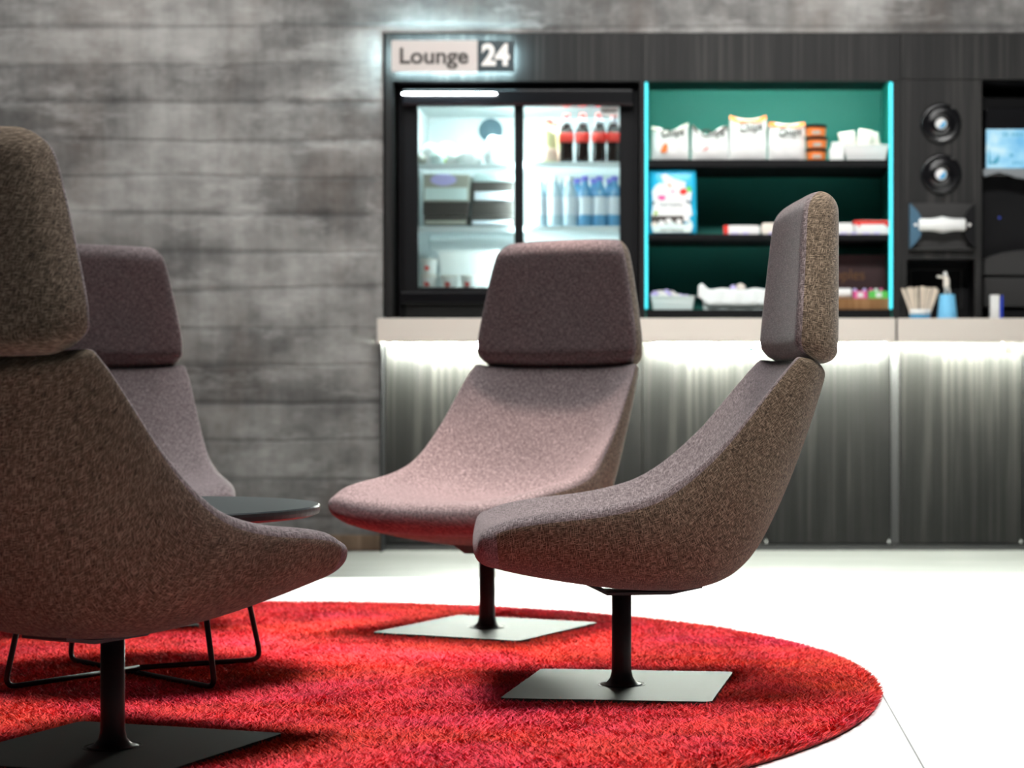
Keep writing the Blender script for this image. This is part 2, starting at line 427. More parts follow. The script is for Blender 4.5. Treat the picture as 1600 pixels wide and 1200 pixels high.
# centre-line stations, front lip to top of back: outer (u,z), inner (u,z), rim (u,v,z)
ST = [
    ((.278, .268), (.284, .352), (.285, .300, .368)),
    ((.235, .256), (.250, .354), (.245, .306, .384)),
    ((.16, .240), (.17, .350), (.17, .310, .397)),
    ((.03, .220), (.06, .345), (.06, .308, .410)),
    ((-.11, .212), (-.04, .346), (-.04, .302, .434)),
    ((-.205, .229), (-.11, .358), (-.10, .294, .466)),
    ((-.268, .275), (-.168, .39), (-.155, .290, .508)),
    ((-.312, .345), (-.220, .445), (-.205, .286, .557)),
    ((-.358, .447), (-.272, .525), (-.255, .281, .616)),
    ((-.402, .57), (-.318, .612), (-.305, .275, .675)),
    ((-.432, .672), (-.350, .694), (-.340, .267, .712)),
]
def seat_loops():
    flat = [(*o, *i, *r) for o, i, r in ST]
    fine = crom(flat, 3)
    NF = 19; NB = 19; loops = []
    ss = [-1, -.965, -.92, -.85, -.74, -.6, -.45, -.3, -.15, 0]; ss = ss + [-v for v in ss[-2::-1]]
    def loop(ou, oz, iu, iz, ru, rv, rz, soft, p=2.6, zip_=False):
        """soft 1: cushion rolls over the rim; soft 0: crisp seam at the rim"""
        lp = []; pk = 1 - .10 * soft; q = 2.35 + .5 * soft
        dz = .016 * soft
        for s in ss:
            a = abs(s)
            f = (a / pk) ** p if a < pk else 1.0
            roll = 0 if a < pk or pk > .9999 else ((a - pk) / (1 - pk)) ** 2
            lp.append((iu + (ru - iu) * f, rv * s, iz + (rz - iz) * f - dz * roll))
        for k in range(1, NB - 1):
            a = PI * k / (NB - 1)                     # from +rim round the outside to -rim
            c, sn = math.cos(a), math.sin(a)
            f = 1 - sn ** (2 / q); v = rv * math.copysign(abs(c) ** (2 / q), c)
            lp.append((ou + (ru - ou) * f, v, oz + (rz - dz - oz) * f))
        if zip_: lp[NF:] = [lp[NF - 1 - k] for k in range(1, NB - 1)]
        return lp
    # rounded nose at the front lip
    def nose(e):
        o, i, r = ST[0]; mu, mz = .320, .310
        rz = r[2] + (mz + .026 - r[2]) * e[1]
        return loop(o[0] + (mu - o[0]) * e[0], o[1] + (mz - o[1]) * e[1], i[0] + (mu - i[0]) * e[0], i[1] + (mz - i[1]) * e[1],
                    r[0] + .026 * e[0], r[1] - .024 * e[2], rz, 1 - e[1], zip_=e[1] == 1)
    loops.append(nose((1, 1, 1))); loops.append(nose((.96, .66, .60))); loops.append(nose((.80, .36, .30))); loops.append(nose((.45, .10, .08)))
    N = len(fine)
    for k, f in enumerate(fine):
        t = k / (N - 1); soft = max(.12, min(1, (.80 - t) / .45))
        loops.append(loop(*f, soft))
    o, i, r = ST[-1]; mu, mz = -.392, .706
    def top(e):
        return loop(o[0] + (mu - o[0]) * e[0], o[1] + (mz - o[1]) * e[1], i[0] + (mu - i[0]) * e[0], i[1] + (mz - i[1]) * e[1] + .010 * (1 - e[1]) * e[0],
                    r[0] + (mu - r[0]) * e[0], r[1] - .036 * e[2], r[2] + (mz - r[2]) * e[1], 0, zip_=e[1] == 1)
    loops.append(top((.20, .35, .30))); loops.append(top((.5, .8, .75))); loops.append(top((1, 1, 1)))
    return loops, NF
def head_loops():
    NF = 15; NB = 15; loops = []
    ss = [-1, -.965, -.90, -.78, -.6, -.4, -.2, 0]; ss = ss + [-v for v in ss[-2::-1]]
    zb, zt = .712, 1.064
    def rnd(r, n=6):          # quarter-round: (height above the end, inset 0..1)
        return [(r * (1 - math.cos(PI / 2 * k / n)), 1 - math.sin(PI / 2 * k / n)) for k in range(n + 1)]
    zs = [(zb + h, e, 'b') for h, e in rnd(.036)] + [(z, 0, 'm') for z in (.79, .84, .89, .94, .985)] + [(zt - h, e, 't') for h, e in rnd(.044)[::-1]]
    for z, e, w in zs:
        t = (z - zb) / (zt - zb)
        hw = .265 - .060 * max(0, (z - .77) / (1.064 - .77)) ** 1.1
        if z < .77: hw = .265 - .010 * ((.77 - z) / .05) ** 2
        uf = -.338 - .030 * t; T = .112 - .022 * t
        hw -= (.036 if w == 't' else .026) * e; uf2 = uf - T * .46 * e; T2 = T * (1 - .94 * e)
        lp = []
        def zz(u, v):
            d = .24 * (u - uf) * (1 - t) ** 2
            if w == 't': d -= .006 * (abs(v) / .19) ** 3
            return z + d
        for s in ss:
            u = uf2 + (.012 * (s * s - .5) - .007 * max(0, (abs(s) - .9) / .1) ** 2) * (1 - e); lp.append((u, hw * s, zz(u, hw * s)))
        for k in range(1, NB - 1):
            a = PI * k / (NB - 1); c, sn = math.cos(a), math.sin(a)
            v = hw * math.copysign(abs(c) ** (2 / 3.6), c); u = uf2 - T2 * sn ** (2 / 3.6)
            lp.append((u, v, zz(u, v)))
        if e >= 1: lp[NF:] = [lp[NF - 1 - k] for k in range(1, NB - 1)]
        loops.append(lp)
    return loops, NF
def make_chair(pole, facing_deg, plate_deg, label, first=None):
    """local frame: +X is where the chair faces, the column stands on the origin"""
    r = thing('lounge_chair', label, 'chair', (pole[0], pole[1], RUG_Z), 'lounge chairs around the round table')
    r.rotation_euler = (0, 0, math.radians(facing_deg))
    plates.append((pole[0], pole[1], math.radians(plate_deg)))
    if first is None:
        s = .22; pl = [Vector((x, y)) for x, y in rrect(-s, s, -s, s, .014, 4)]
        b = bmesh.new(); lo = [b.verts.new((p.x, p.y, -.002)) for p in pl]; hi = [b.verts.new((p.x, p.y, .0055)) for p in pl]
        b.faces.new(lo[::-1]); b.faces.new(hi)
        for i in range(len(lo)): b.faces.new((lo[i], lo[(i + 1) % len(lo)], hi[(i + 1) % len(lo)], hi[i]))
        base = link('base_plate', b, 'plate', r, local=True)
        link('collar_ring', bm_lathe([(.0505, .005), (.0505, .0062), (.052, .0062), (.052, .005)], n=40), 'black_metal', base, local=True)
        link('column', bm_lathe([(.0, .005), (.046, .0055), (.040, .007), (.031, .012), (.025, .020), (.0215, .034), (.0212, .06), (.0212, .205), (.0, .205)], n=36), 'black_metal', r, smooth=True, local=True)
        # bent carrier strap under the shell
        b = bmesh.new(); prof = [(-.17, .222), (-.10, .2085), (.035, .2085), (.09, .236), (.12, .247)]; th = .006; rows = []
        for u, z in prof:
            rows.append([b.verts.new(p) for p in ((u, -.05, z), (u, .05, z), (u, .05, z - th), (u, -.05, z - th))])
        for a_, c_ in zip(rows, rows[1:]):
            for k in range(4): b.faces.new((a_[k], a_[(k + 1) % 4], c_[(k + 1) % 4], c_[k]))
        b.faces.new(rows[0][::-1]); b.faces.new(rows[-1]); bmesh.ops.recalc_face_normals(b, faces=b.faces)
        link('seat_bracket', b, 'black_metal', r, local=True)
        lp, nf = seat_loops(); loft('seat_shell', lp, nf, ['cover_front', 'cover_back'], r, wrap=5)
        lp, nf = head_loops(); loft('headrest', lp, nf, ['cover_front', 'cover_back'], r)
        link('headrest_hinge', boxes((-.402, -.376, -.12, .12, .69, .735), bev=.004), 'black', r, local=True)
    else:
        for ch in list(first.children):
            c = ch.copy(); COL.objects.link(c); c.parent = r
            for g in list(ch.children):
                d = g.copy(); COL.objects.link(d); d.parent = c
    for ch in r.children:
        if ch.name.startswith('base_plate'): ch.rotation_euler = (0, 0, math.radians(plate_deg - facing_deg))
    return r
c0 = make_chair((-.185, 4.424), 187, -6.5, 'high-back grey-brown lounge chair seen from its side, before the open snack shelves')
make_chair((-.587, 5.464), 243, 246, 'high-back lounge chair turned to the front, its seat lit pinkish, before the fridge', c0)
make_chair((-1.064, 3.665), 64.5, 72, 'high-back lounge chair with its olive-brown back to the viewer, closest of the four', c0)
make_chair((-1.65, 5.63), 293.5, 292, 'high-back lounge chair in front of the concrete wall, partly hidden behind the nearest chair', c0)

# ------------------------------------------------------------------ table
def build_table():
    cx, cy = -1.275, 4.595
    t = thing('coffee_table', 'low round dark coffee table on thin black wire legs on the red rug', 'table', (cx, cy, RUG_Z))
    z1 = RUG_Z + .381
    top = link('table_top', bm_lathe([(0, z1 - .024), (.385, z1 - .024), (.398, z1 - .019), (.400, z1 - .010), (.400, z1 - .003), (.397, z1), (0, z1)], (cx, cy, 0), n=96), 'table_top', t)
    for sx, sy in ((1, 1), (1, -1), (-1, 1), (-1, -1)):
        f = .225; g = .165; zf = RUG_Z + .006
        foot = Vector((cx + sx * f, cy + sy * f, zf)); tp = Vector((cx + sx * g, cy + sy * g, z1 - .02)); cen = Vector((cx, cy, zf + (.012 if sx == sy else 0)))
        a = foot + (tp - foot).normalized() * .03; b_ = foot + (cen - foot).normalized() * .03
        pts = [tp, a] + [a.lerp(foot, k / 5).lerp(foot.lerp(b_, k / 5), k / 5) for k in range(1, 5)] + [b_, cen]
        link('leg', bm_tube(pts, .0062, 10), 'black_metal', t, smooth=True)
    link('mounting_plate', boxes((cx - .2, cx + .2, cy - .2, cy + .2, z1 - .030, z1 - .024)), 'black_metal', t)
build_table()
build_rug()

# ------------------------------------------------------------------ base cabinets and benchtops
FY = 8.27
def base_cabinet(x0, x1, doors, label, stile=None, end=False):
    r = thing('base_cabinet', label, 'cabinet', ((x0 + x1) / 2, FY, 0), 'base cabinets under the counter')
    link('carcass', boxes((x0 + .001, x1 - .001, FY + .022, 8.85, .026, .83)), 'black', r)
    link('plinth', boxes((x0 + .001, x1 - .001, FY, FY + .02, 0, .022), (x0 + .001, x1 - .001, FY + .02, 8.8, 0, .024)), 'wood_edge', r)
    if stile: link('stile', boxes((stile[0], stile[1], FY + .001, FY + .02, .026, .83), bev=.001), 'wood_edge', r)
    if end: link('light_baffle', boxes((x0 - .008, x0 - .0005, 8.20, FY + .021, 0, .8355), bev=.001), 'black', r)  # end panel added to keep the tube's light off the wall
    for a, b in doors:
        d = link('door', boxes((a + .0025, b - .0025, FY, FY + .02, .028, .83), bev=.001), 'wood', r)
        link('hinge_cap', boxes((b - .010, b - .004, FY - .002, FY, .030, .042)), 'white', d)
    return r
base_cabinet(-1.302, -.262, [(-1.302, -.782), (-.782, -.262)], 'dark wood base cabinet below the fridge, behind the front-facing chair', None, True)
base_cabinet(-.262, .757, [(-.262, .2455), (.2455, .741)], 'dark wood base cabinet below the open snack shelves', (.743, .756))
base_cabinet(.757, 1.80, [(.776, 1.274), (1.274, 1.80)], 'dark wood base cabinet below the coffee machine and stirrers', (.758, .774))
def benchtop(x0, x1, label):
    return tag(link('benchtop', boxes((x0, x1, 8.145, 8.88, .895, .931), (x0, x1, 8.12, 8.145, .837, .933), (x0, x0 + .006, 8.144, 8.288, .8372, .8955), bev=.0015), 'bench', origin=((x0 + x1) / 2, 8.12, .837)), label, 'counter top', 'counter tops')  # last box: end cap added to stop tube light escaping sideways
benchtop(-1.309, X(1399.3, 8.12), 'pale beige counter top running under the fridge and snack shelves')
b2 = benchtop(X(1402.5, 8.12), 1.80, 'pale beige counter top under the coffee machine, right of the joint')
link('joint_light_stop', boxes((X(1399.4, 8.12), X(1402.4, 8.12), 8.128, 8.30, .8375, .929)), 'black', b2)  # black piece added to block tube light leaking through the joint
def led_tube(x0, x1, z, y, label, m='led_white', r=.0085):
    o = tag(link('led_tube', bm_lathe([(0, 0), (r * .7, .002), (r, .01), (r, x1 - x0 - .01), (r * .7, x1 - x0 - .002), (0, x1 - x0)], (0, 0, 0), 'X', 14), m), label, 'light', 'light tubes')
    o.location = (x0, y, z); return o
led_tube(-1.281, -.31, .826, 8.228, 'glowing white light tube below the counter under the fridge')
led_tube(-.223, .725, .826, 8.228, 'glowing white light tube below the counter under the snack shelves')
led_tube(.79, 1.78, .868, 8.228, 'light tube tucked under the counter below the coffee machine')
tag(box('light_bracket', 'white', X(1567, 8.2), X(1583, 8.2), 8.19, 8.215, Z(552, 8.2), .862), 'small white bracket under the counter edge at the far right', 'bracket')
tag(box('light_bracket', 'vent', X(1169, 8.22), X(1178, 8.22), 8.22, 8.24, Z(549, 8.2), .80 + .03), 'tiny dark green clip under the counter beside the side-on chair headrest', 'bracket')

# ------------------------------------------------------------------ tall cabinets
ZT = 2.088; ZF = 1.894; ZB = .934
A0, A1 = -1.302, -.2635
ca = thing('fridge_cabinet', 'dark wood housing around the glass-door fridge with the lit sign', 'cabinet', ((A0 + A1) / 2, FY, ZB))
link('fascia', boxes((A0, A1, FY, FY + .02, ZF, ZT), (A0, A1, FY + .02, 8.87, ZT - .02, ZT), bev=.001), 'wood', ca)
link('side_panel', boxes((A0, A0 + .032, FY, 8.87, ZB, ZF - .001), bev=.001), 'wood', ca)
link('side_panel', boxes((A1 - .008, A1, FY, 8.87, ZB, ZF - .001), bev=.001), 'wood', ca)
link('back_panel', boxes((A0 + .032, A1 - .008, 8.865, 8.885, ZB, ZF)), 'black', ca)
link('top_panel', boxes((A0 + .033, A1 - .009, FY + .02, 8.86, ZF - .003, ZF + .01)), 'black', ca)
B0, B1 = -.2625, .780; O0, O1 = X(1008, FY), X(1394.5, FY); BK = 8.75
cb = thing('shelf_cabinet', 'dark wood cabinet with open teal-backed snack shelves edged by cyan light', 'cabinet', ((B0 + B1) / 2, FY, ZB))
link('fascia', boxes((B0, B1, FY, FY + .02, ZF, ZT), bev=.001), 'wood', cb)
link('side_panel', boxes((B0, O0 - .001, FY, 8.87, ZB, ZF - .001)), 'wood', cb)
link('side_panel', boxes((O1 + .001, B1, FY, 8.87, ZB, ZF - .001)), 'wood', cb)
for xa in (O0, O1 - .004): link('niche_lining', boxes((xa, xa + .004, FY + .02, BK, ZB, ZF + .034)), 'teal', cb)
link('back_panel', boxes((O0, O1, BK, BK + .015, ZB, ZF + .046)), 'teal', cb)
link('top_panel', boxes((O0, O1, FY + .02, BK, ZF + .034, ZF + .046)), 'black', cb)
link('shelf_light', boxes((O0 + .02, O1 - .02, FY + .024, FY + .040, ZF + .014, ZF + .026), bev=.002), 'led_shelf', cb)
S1, S2, S3 = 1.582, 1.280, .973
for z1, z0 in ((S1, 1.553), (S2, 1.258)): link('shelf', boxes((O0 + .005, O1 - .005, FY + .04, BK - .001, z0, z1), bev=.0015), 'black', cb)
link('shelf', boxes((O0 + .005, O1 - .005, FY + .01, BK - .001, ZB, S3), bev=.0015), 'black', cb)
for xa, xb in ((O0 - .002, O0 + .010), (O1 - .012, O1 + .002)):
    s = link('light_strip', boxes((xa, xb, FY + .006, FY + .020, S3 + .002, ZF - .002), bev=.003), 'led_cyan', cb); s['label'] = 'cyan light strip'
C0, C1, C2 = .7805, X(1534, FY), 1.80
cc = thing('beverage_cabinet', 'dark wood cabinet holding cup dispensers and the coffee machine recess', 'cabinet', ((C0 + C2) / 2, FY, ZB))
link('fascia', boxes((C0 + .003, C2, FY, FY + .02, Z(125, FY) + .003, ZT), bev=.001), 'wood', cc)
RX0, RX1, RZ0, RZ1 = X(1417, FY), X(1523, FY), .942, Z(405, FY)
link('front_panel', boxes((C0 + .003, C1, FY, FY + .02, RZ1, Z(125, FY)), (C0 + .003, RX0, FY, FY + .02, ZB, RZ1), (RX1, C1, FY, FY + .02, ZB, RZ1)), 'wood', cc)
link('niche_box', boxes((RX0 - .01, RX1 + .01, FY + .18, FY + .19, ZB, RZ1 + .01), (RX0 - .01, RX0, FY + .02, FY + .18, ZB, RZ1), (RX1, RX1 + .01, FY + .02, FY + .18, ZB, RZ1), (RX0, RX1, FY + .02, FY + .18, RZ1, RZ1 + .01)), 'black', cc)
link('niche_frame', boxes((RX0 + .03, RX0 + .034, FY + .165, FY + .18, ZB + .05, RZ1 - .03), (RX1 - .034, RX1 - .03, FY + .165, FY + .18, ZB + .05, RZ1 - .03), (RX0 + .03, RX1 - .03, FY + .165, FY + .18, RZ1 - .034, RZ1 - .03)), 'charcoal', cc)
link('side_panel', boxes((C0, C0 + .003, FY + .004, 8.87, ZB, ZT)), 'black', cc)
link('side_panel', boxes((C1 - .016, C1, FY + .021, 8.87, ZB, Z(128, FY))), 'black', cc)
link('side_panel', boxes((C2 - .02, C2, FY + .021, 8.87, ZB, ZT)), 'black', cc)
link('top_panel', boxes((C1 - .016, C2 - .021, FY + .021, 8.86, Z(128, FY) + .001, Z(128, FY) + .015)), 'black', cc)
link('back_panel', boxes((C0 + .004, C2, 8.872, 8.888, ZB, ZT)), 'black', cc)

# sign
sy = 8.215
sg = thing('lounge_sign', 'backlit rectangular sign reading Lounge 24 on the dark fascia', 'sign', (X(707, sy), FY, Z(112, sy)))
SX0, SX1, SXM = X(611.5, sy), X(803, sy), X(746, sy); SZ0, SZ1 = Z(111.5, sy), Z(63, sy)
link('backlight', boxes((SX0 + .012, SX1 - .012, sy + .022, FY - .001, SZ0 + .012, SZ1 - .012)), 'led_sign', sg)
link('name_panel', boxes((SX0, SXM, sy, sy + .02, SZ0, SZ1), bev=.001), 'sign_face', sg)
link('number_panel', boxes((SXM + .0005, SX1, sy - .001, sy + .02, SZ0, SZ1), bev=.001), 'sign_dark', sg)
lettering('lettering', 'Lounge', 'letter_dark', .089, X(677.5, sy), sy - .0012, Z(88.5, sy), sg, bold=.0021, xs=1.07)
lettering('lettering', '24', 'letter_white', .116, X(774.5, sy), sy - .0022, Z(87.5, sy), sg, bold=.005, xs=.95)
led_tube(X(628, 8.265), X(776, 8.265), Z(146.5, 8.265), 8.262, 'short glowing white light tube above the left fridge door', 'led_small', r=.0038)

# ------------------------------------------------------------------ fridge
F0, F1, GZ0, GZ1 = X(622, 8.31), X(997, 8.31), ZB + .001, Z(130, 8.31)
GY = 8.31; GB = 8.83
fr = thing('glass_door_fridge', 'black two-door display fridge, brightly lit, stocked with food and bottles', 'fridge', ((F0 + F1) / 2, GY, GZ0))
IZ0, IZ1 = Z(455, 8.36), Z(160, 8.34)
link('body', boxes((F0, F0 + .05, GY + .03, GB, GZ0, GZ1), (F1 - .05, F1, GY + .03, GB, GZ0, GZ1), (F0 + .05, F1 - .05, GY + .03, GB, IZ1 + .01, GZ1), (F0 + .05, F1 - .05, GY + .03, GB, GZ0, IZ0 - .012), (F0, F1, GB, GB + .02, GZ0, GZ1)), 'black', fr)
link('liner', boxes((F0 + .05, F0 + .056, GY + .045, GB, IZ0 - .01, IZ1 + .008), (F1 - .056, F1 - .05, GY + .045, GB, IZ0 - .01, IZ1 + .008), (F0 + .056, F1 - .056, GB - .006, GB, IZ0, IZ1), (F0 + .056, F1 - .056, GY + .045, GB, IZ1, IZ1 + .008), (F0 + .056, F1 - .056, GY + .045, GB, IZ0 - .011, IZ0)), 'white_liner', fr)
hd = link('header', boxes((X(628, 8.28), X(990, 8.28), 8.28, GY + .03, Z(165, 8.28), Z(139, 8.28)), bev=.008), 'black_gloss', fr)
def door(px0, px1, py0, py1, y, fl, frr, ft, fb, glass_hi):
    x0, x1, z0, z1 = X(px0, y), X(px1, y), Z(py1, y), Z(py0, y)
    b = bm_prism(rrect(x0 - fl, x1 + frr, z0 - fb, z1 + ft, .006), y, y + .012)
    bmesh.ops.delete(b, geom=[f for f in b.faces if abs(f.normal.y) > .9], context='FACES_ONLY')
    b.free()
    b = boxes((x0 - fl, x0, y, y + .014, z0 - fb, z1 + ft), (x1, x1 + frr, y, y + .014, z0 - fb, z1 + ft), (x0, x1, y, y + .014, z1, z1 + ft), (x0, x1, y, y + .014, z0 - fb, z0))
    d = link('door', b, 'black', fr)
    g = link('glass', boxes((x0 - .002, x1 + .002, y + .005, y + .009, z0 - .002, z1 + .002)), 'glass', d)
    return d
door(653, 803.5, 167, 449, 8.315, .055, .032, .018, .02, 0)
dr = door(818, 968, 165, 449, 8.331, .03, .050, .018, .02, 0)
link('lower_rail', boxes((F0 + .01, F1 - .01, GY - .006, GY + .028, Z(474, 8.30), Z(456, 8.30)), bev=.003), 'black_gloss', fr)
link('grille', boxes(*[(F0 + .03, F1 - .03, GY + .01, GY + .03, z, z + .006) for z in np.linspace(GZ0 + .005, Z(478, 8.30), 4)]), 'charcoal', fr)
# inside: tubes, wire shelves, fan
xl, xr = F0 + .057, F1 - .057
link('interior_light', boxes((xl + .01, xr - .01, 8.40, 8.425, IZ1 - .0066, IZ1 - .0008), bev=.001), 'led_fridge', fr)
mxx = X(812, 8.37)
link('interior_light', boxes((mxx - .012, mxx + .012, 8.352, 8.36, IZ0 + .02, IZ1 - .03), bev=.003), 'led_fridge', fr)
FS1 = Z(256, 8.37); FS2 = Z(354, 8.37)
FS1R = Z(253, 8.37); FS2R = Z(353, 8.37)
def wire_shelf(x0, x1, z, label=None):
    b = boxes((x0, x1, 8.362, 8.370, z - .022, z - .001), (x0, x1, 8.80, 8.806, z - .012, z - .001), bev=.001)
    for x in np.arange(x0 + .006, x1, .012): bm_box(b, x - .0012, x + .0012, 8.37, 8.80, z - .005, z - .0005)
    link('wire_shelf', b, 'wire', fr)
for z0 in (FS1, FS2): wire_shelf(xl + .002, mxx - .004, z0)
for z0 in (FS1R, FS2R): wire_shelf(mxx + .004, xr - .002, z0)
fx, fz = X(766, 8.80), Z(203, 8.80)
fn = link('fan_grille', bm_lathe([(0, 0), (.052, 0), (.052, .006), (.046, .006), (.046, .003), (.038, .003), (.038, .006), (.032, .006), (.032, .003), (.024, .003), (.024, .006), (.018, .006), (.018, .003), (.010, .003), (.008, .009), (0, .009)], (fx, GB - .006, fz), 'Y', 40), 'vent', fr)
st = link('sticker', boxes((X(938, 8.33), X(967, 8.33), 8.3290, 8.3305, Z(181, 8.33), Z(168, 8.33)), bev=.0004), 'white', dr)
link('lettering', boxes((X(941, 8.33), X(963, 8.33), 8.3284, 8.3290, Z(175.5, 8.33), Z(173, 8.33))), 'letter_dark', st)

# ---- packages
def bag_mesh(x0, x1, z0, z1, y, t, topz=None, n=14):
    """pillow pack standing with its face toward the room, crimped along the top and bottom"""
    bm = bmesh.new(); F, Bk = [], []
    for i in range(n + 1):
        fz = i / n; rowf, rowb = [], []
        for j in range(n + 1):
            fx_ = j / n; s = 2 * fx_ - 1
            hi = z1 + (topz(fx_) if topz else 0)
            zz = z0 + (hi - z0) * fz
            prof = (max(0, math.sin(PI * min(1, fz * .93 + .04))) ** .55) * max(0, 1 - abs(s) ** 3.0) ** .6
            pinch = 1 - .05 * math.sin(PI * fz) * 0 - .04 * fz
            xx = (x0 + x1) / 2 + s * (x1 - x0) / 2 * pinch
            wr = .0022 * math.sin(17 * fx_ + 9 * fz) * math.sin(PI * fz)
            rowf.append(bm.verts.new((xx, y - t / 2 * prof + wr - .0008, zz))); rowb.append(bm.verts.new((xx, y + t / 2 * prof + .0008, zz)))
        F.append(rowf); Bk.append(rowb)
    for i in range(n):
        for j in range(n):
            bm.faces.new((F[i][j], F[i][j + 1], F[i + 1][j + 1], F[i + 1][j])); bm.faces.new((Bk[i][j], Bk[i + 1][j], Bk[i + 1][j + 1], Bk[i][j + 1]))
    for k in range(n):
        bm.faces.new((F[0][k], Bk[0][k], Bk[0][k + 1], F[0][k + 1])); bm.faces.new((F[n][k], F[n][k + 1], Bk[n][k + 1], Bk[n][k]))
        bm.faces.new((F[k][0], F[k + 1][0], Bk[k + 1][0], Bk[k][0])); bm.faces.new((F[k][n], Bk[k][n], Bk[k + 1][n], F[k + 1][n]))
    bmesh.ops.recalc_face_normals(bm, faces=bm.faces)
    return bm
def blob(name, m, cx, cy, cz, rx, ry, rz, parent=None, rot=0, lump=.0, label=None, cat=None, group=None, seed=1):
    bm = bmesh.new(); bmesh.ops.create_icosphere(bm, subdivisions=3, radius=1)
    rs = random.Random(seed); ph = [rs.random() * 6 for _ in range(6)]
    for v in bm.verts:
        k = 1 + lump * (math.sin(3 * v.co.x + ph[0]) * math.cos(4 * v.co.z + ph[1]) + .6 * math.sin(7 * v.co.y + 5 * v.co.x + ph[2]))
        c = Vector((v.co.x * rx * k, v.co.y * ry * k, max(v.co.z, -.72) * rz * k))
        v.co = Matrix.Rotation(rot, 3, 'Y') @ c
    zmin = min(v.co.z for v in bm.verts)
    bmesh.ops.translate(bm, verts=bm.verts, vec=(cx, cy, cz - (zmin if parent is None else 0)))
    o = link(name, bm, m, parent, smooth=True, origin=None if parent else (cx, cy, cz))
    if label: tag(o, label, cat, group)
    return o
D1 = 8.36
def chips(px0, px1, py0, txt_y, label, m_top, topz, print_shape=None, txt_x=None, txt_size=.042):
    x0, x1 = X(px0, D1), X(px1, D1); z1 = Z(py0, D1)
    r = thing('chips_bag', label, 'snack bag', ((x0 + x1) / 2, D1, S1), 'white snack bags on the upper shelf')
    bag = link('pouch', bag_mesh(x0, x1, S1, z1, D1, .05, topz), 'white', r, smooth=True)
    ht = z1 - S1; n = 12; b = bmesh.new(); lo, hi = [], []
    for j in range(n + 1):
        f = j / n; s = 2 * f - 1; xx = (x0 + x1) / 2 + s * (x1 - x0) / 2 * .958; tz = z1 + topz(f)
        hi.append(b.verts.new((xx, D1 - .0052, tz + .001))); lo.append(b.verts.new((xx, D1 - .0185, tz - .016 - .004 * math.sin(3 * PI * f))))
    hb = [b.verts.new((v.co.x, D1 + .0052, v.co.z)) for v in hi]; lb = [b.verts.new((v.co.x, D1 + .0185, v.co.z)) for v in lo]
    for j in range(n):
        b.faces.new((lo[j], lo[j + 1], hi[j + 1], hi[j])); b.faces.new((hi[j], hi[j + 1], hb[j + 1], hb[j])); b.faces.new((hb[j], hb[j + 1], lb[j + 1], lb[j]))
    link('top_band', b, m_top, r, smooth=True)
    lettering('lettering', 'Chips', 'letter_dark', txt_size, X(txt_x or (px0 + px1) / 2 + 4, D1), D1 - .0325, Z(txt_y, D1), r, rot=-.08, ext=.005, bold=.001)
    if print_shape:
        link('print', bm_prism([(X(a, D1), Z(c, D1)) for a, c in print_shape], D1 - .0295, D1 - .02), 'orange' if len(print_shape) > 3 else 'red', r)
    return r
chips(1017, 1077, 203, 209, 'white chips bag printed with an orange slice, at the left end of the upper shelf', 'stone', lambda f: .020 * (2 * f - 1) ** 2 + .012 * f - .006 + .006 * math.sin(9 * f), [(1032, 238), (1036, 228), (1042, 224), (1044, 230), (1042, 239), (1037, 240)])
chips(1080, 1139, 208, 209.5, 'white chips bag with a dark brown top and small red chilli print', 'smoke', lambda f: .022 * (2 * f - 1) ** 2 + .004 + .012 * math.sin(7 * f + 2), [(1098, 237), (1106, 230), (1107, 233)])
chips(1139, 1198.5, 186, 200, 'tallest white chips bag with an orange top edge', 'orange', lambda f: .016 * (2 * f - 1) ** 2 - .002)
chips(1200, 1259, 193, 208, 'white chips bag with an orange top edge, right beside the stacked orange tins', 'orange', lambda f: .004 * math.cos(6 * f))
# dip tins
def dip():
    r = thing('dip_tin', 'orange dip tin at the bottom of the stack on the upper shelf', 'tin', (X(1275.5, D1), D1, S1), 'stacked orange dip tins')
    c = (X(1275.5, D1), D1, S1)
    link('cup', bm_lathe([(0, 0), (.036, 0), (.038, .003), (.041, .036), (0, .036)], c), 'orange', r, smooth=False)
    link('lid', bm_lathe([(0, .036), (.0435, .036), (.0445, .038), (.0445, .046), (.043, .0485), (0, .0485)], c), 'black', r)
    link('label_print', bm_prism(rrect(c[0] - .018, c[0] + .018, S1 + .008, S1 + .022, .006), D1 - .0408, D1 - .030), 'stone', r)
    return r
d0 = dip(); h_ = .0487
copy_thing(d0, (X(1275.5, D1) + .0015, D1 + .004, S1 + h_), 'orange dip tin in the middle of the stack, with a wide black lid')
copy_thing(d0, (X(1275.5, D1) - .002, D1, S1 + 2 * h_), 'orange dip tin on top of the stack on the upper shelf')
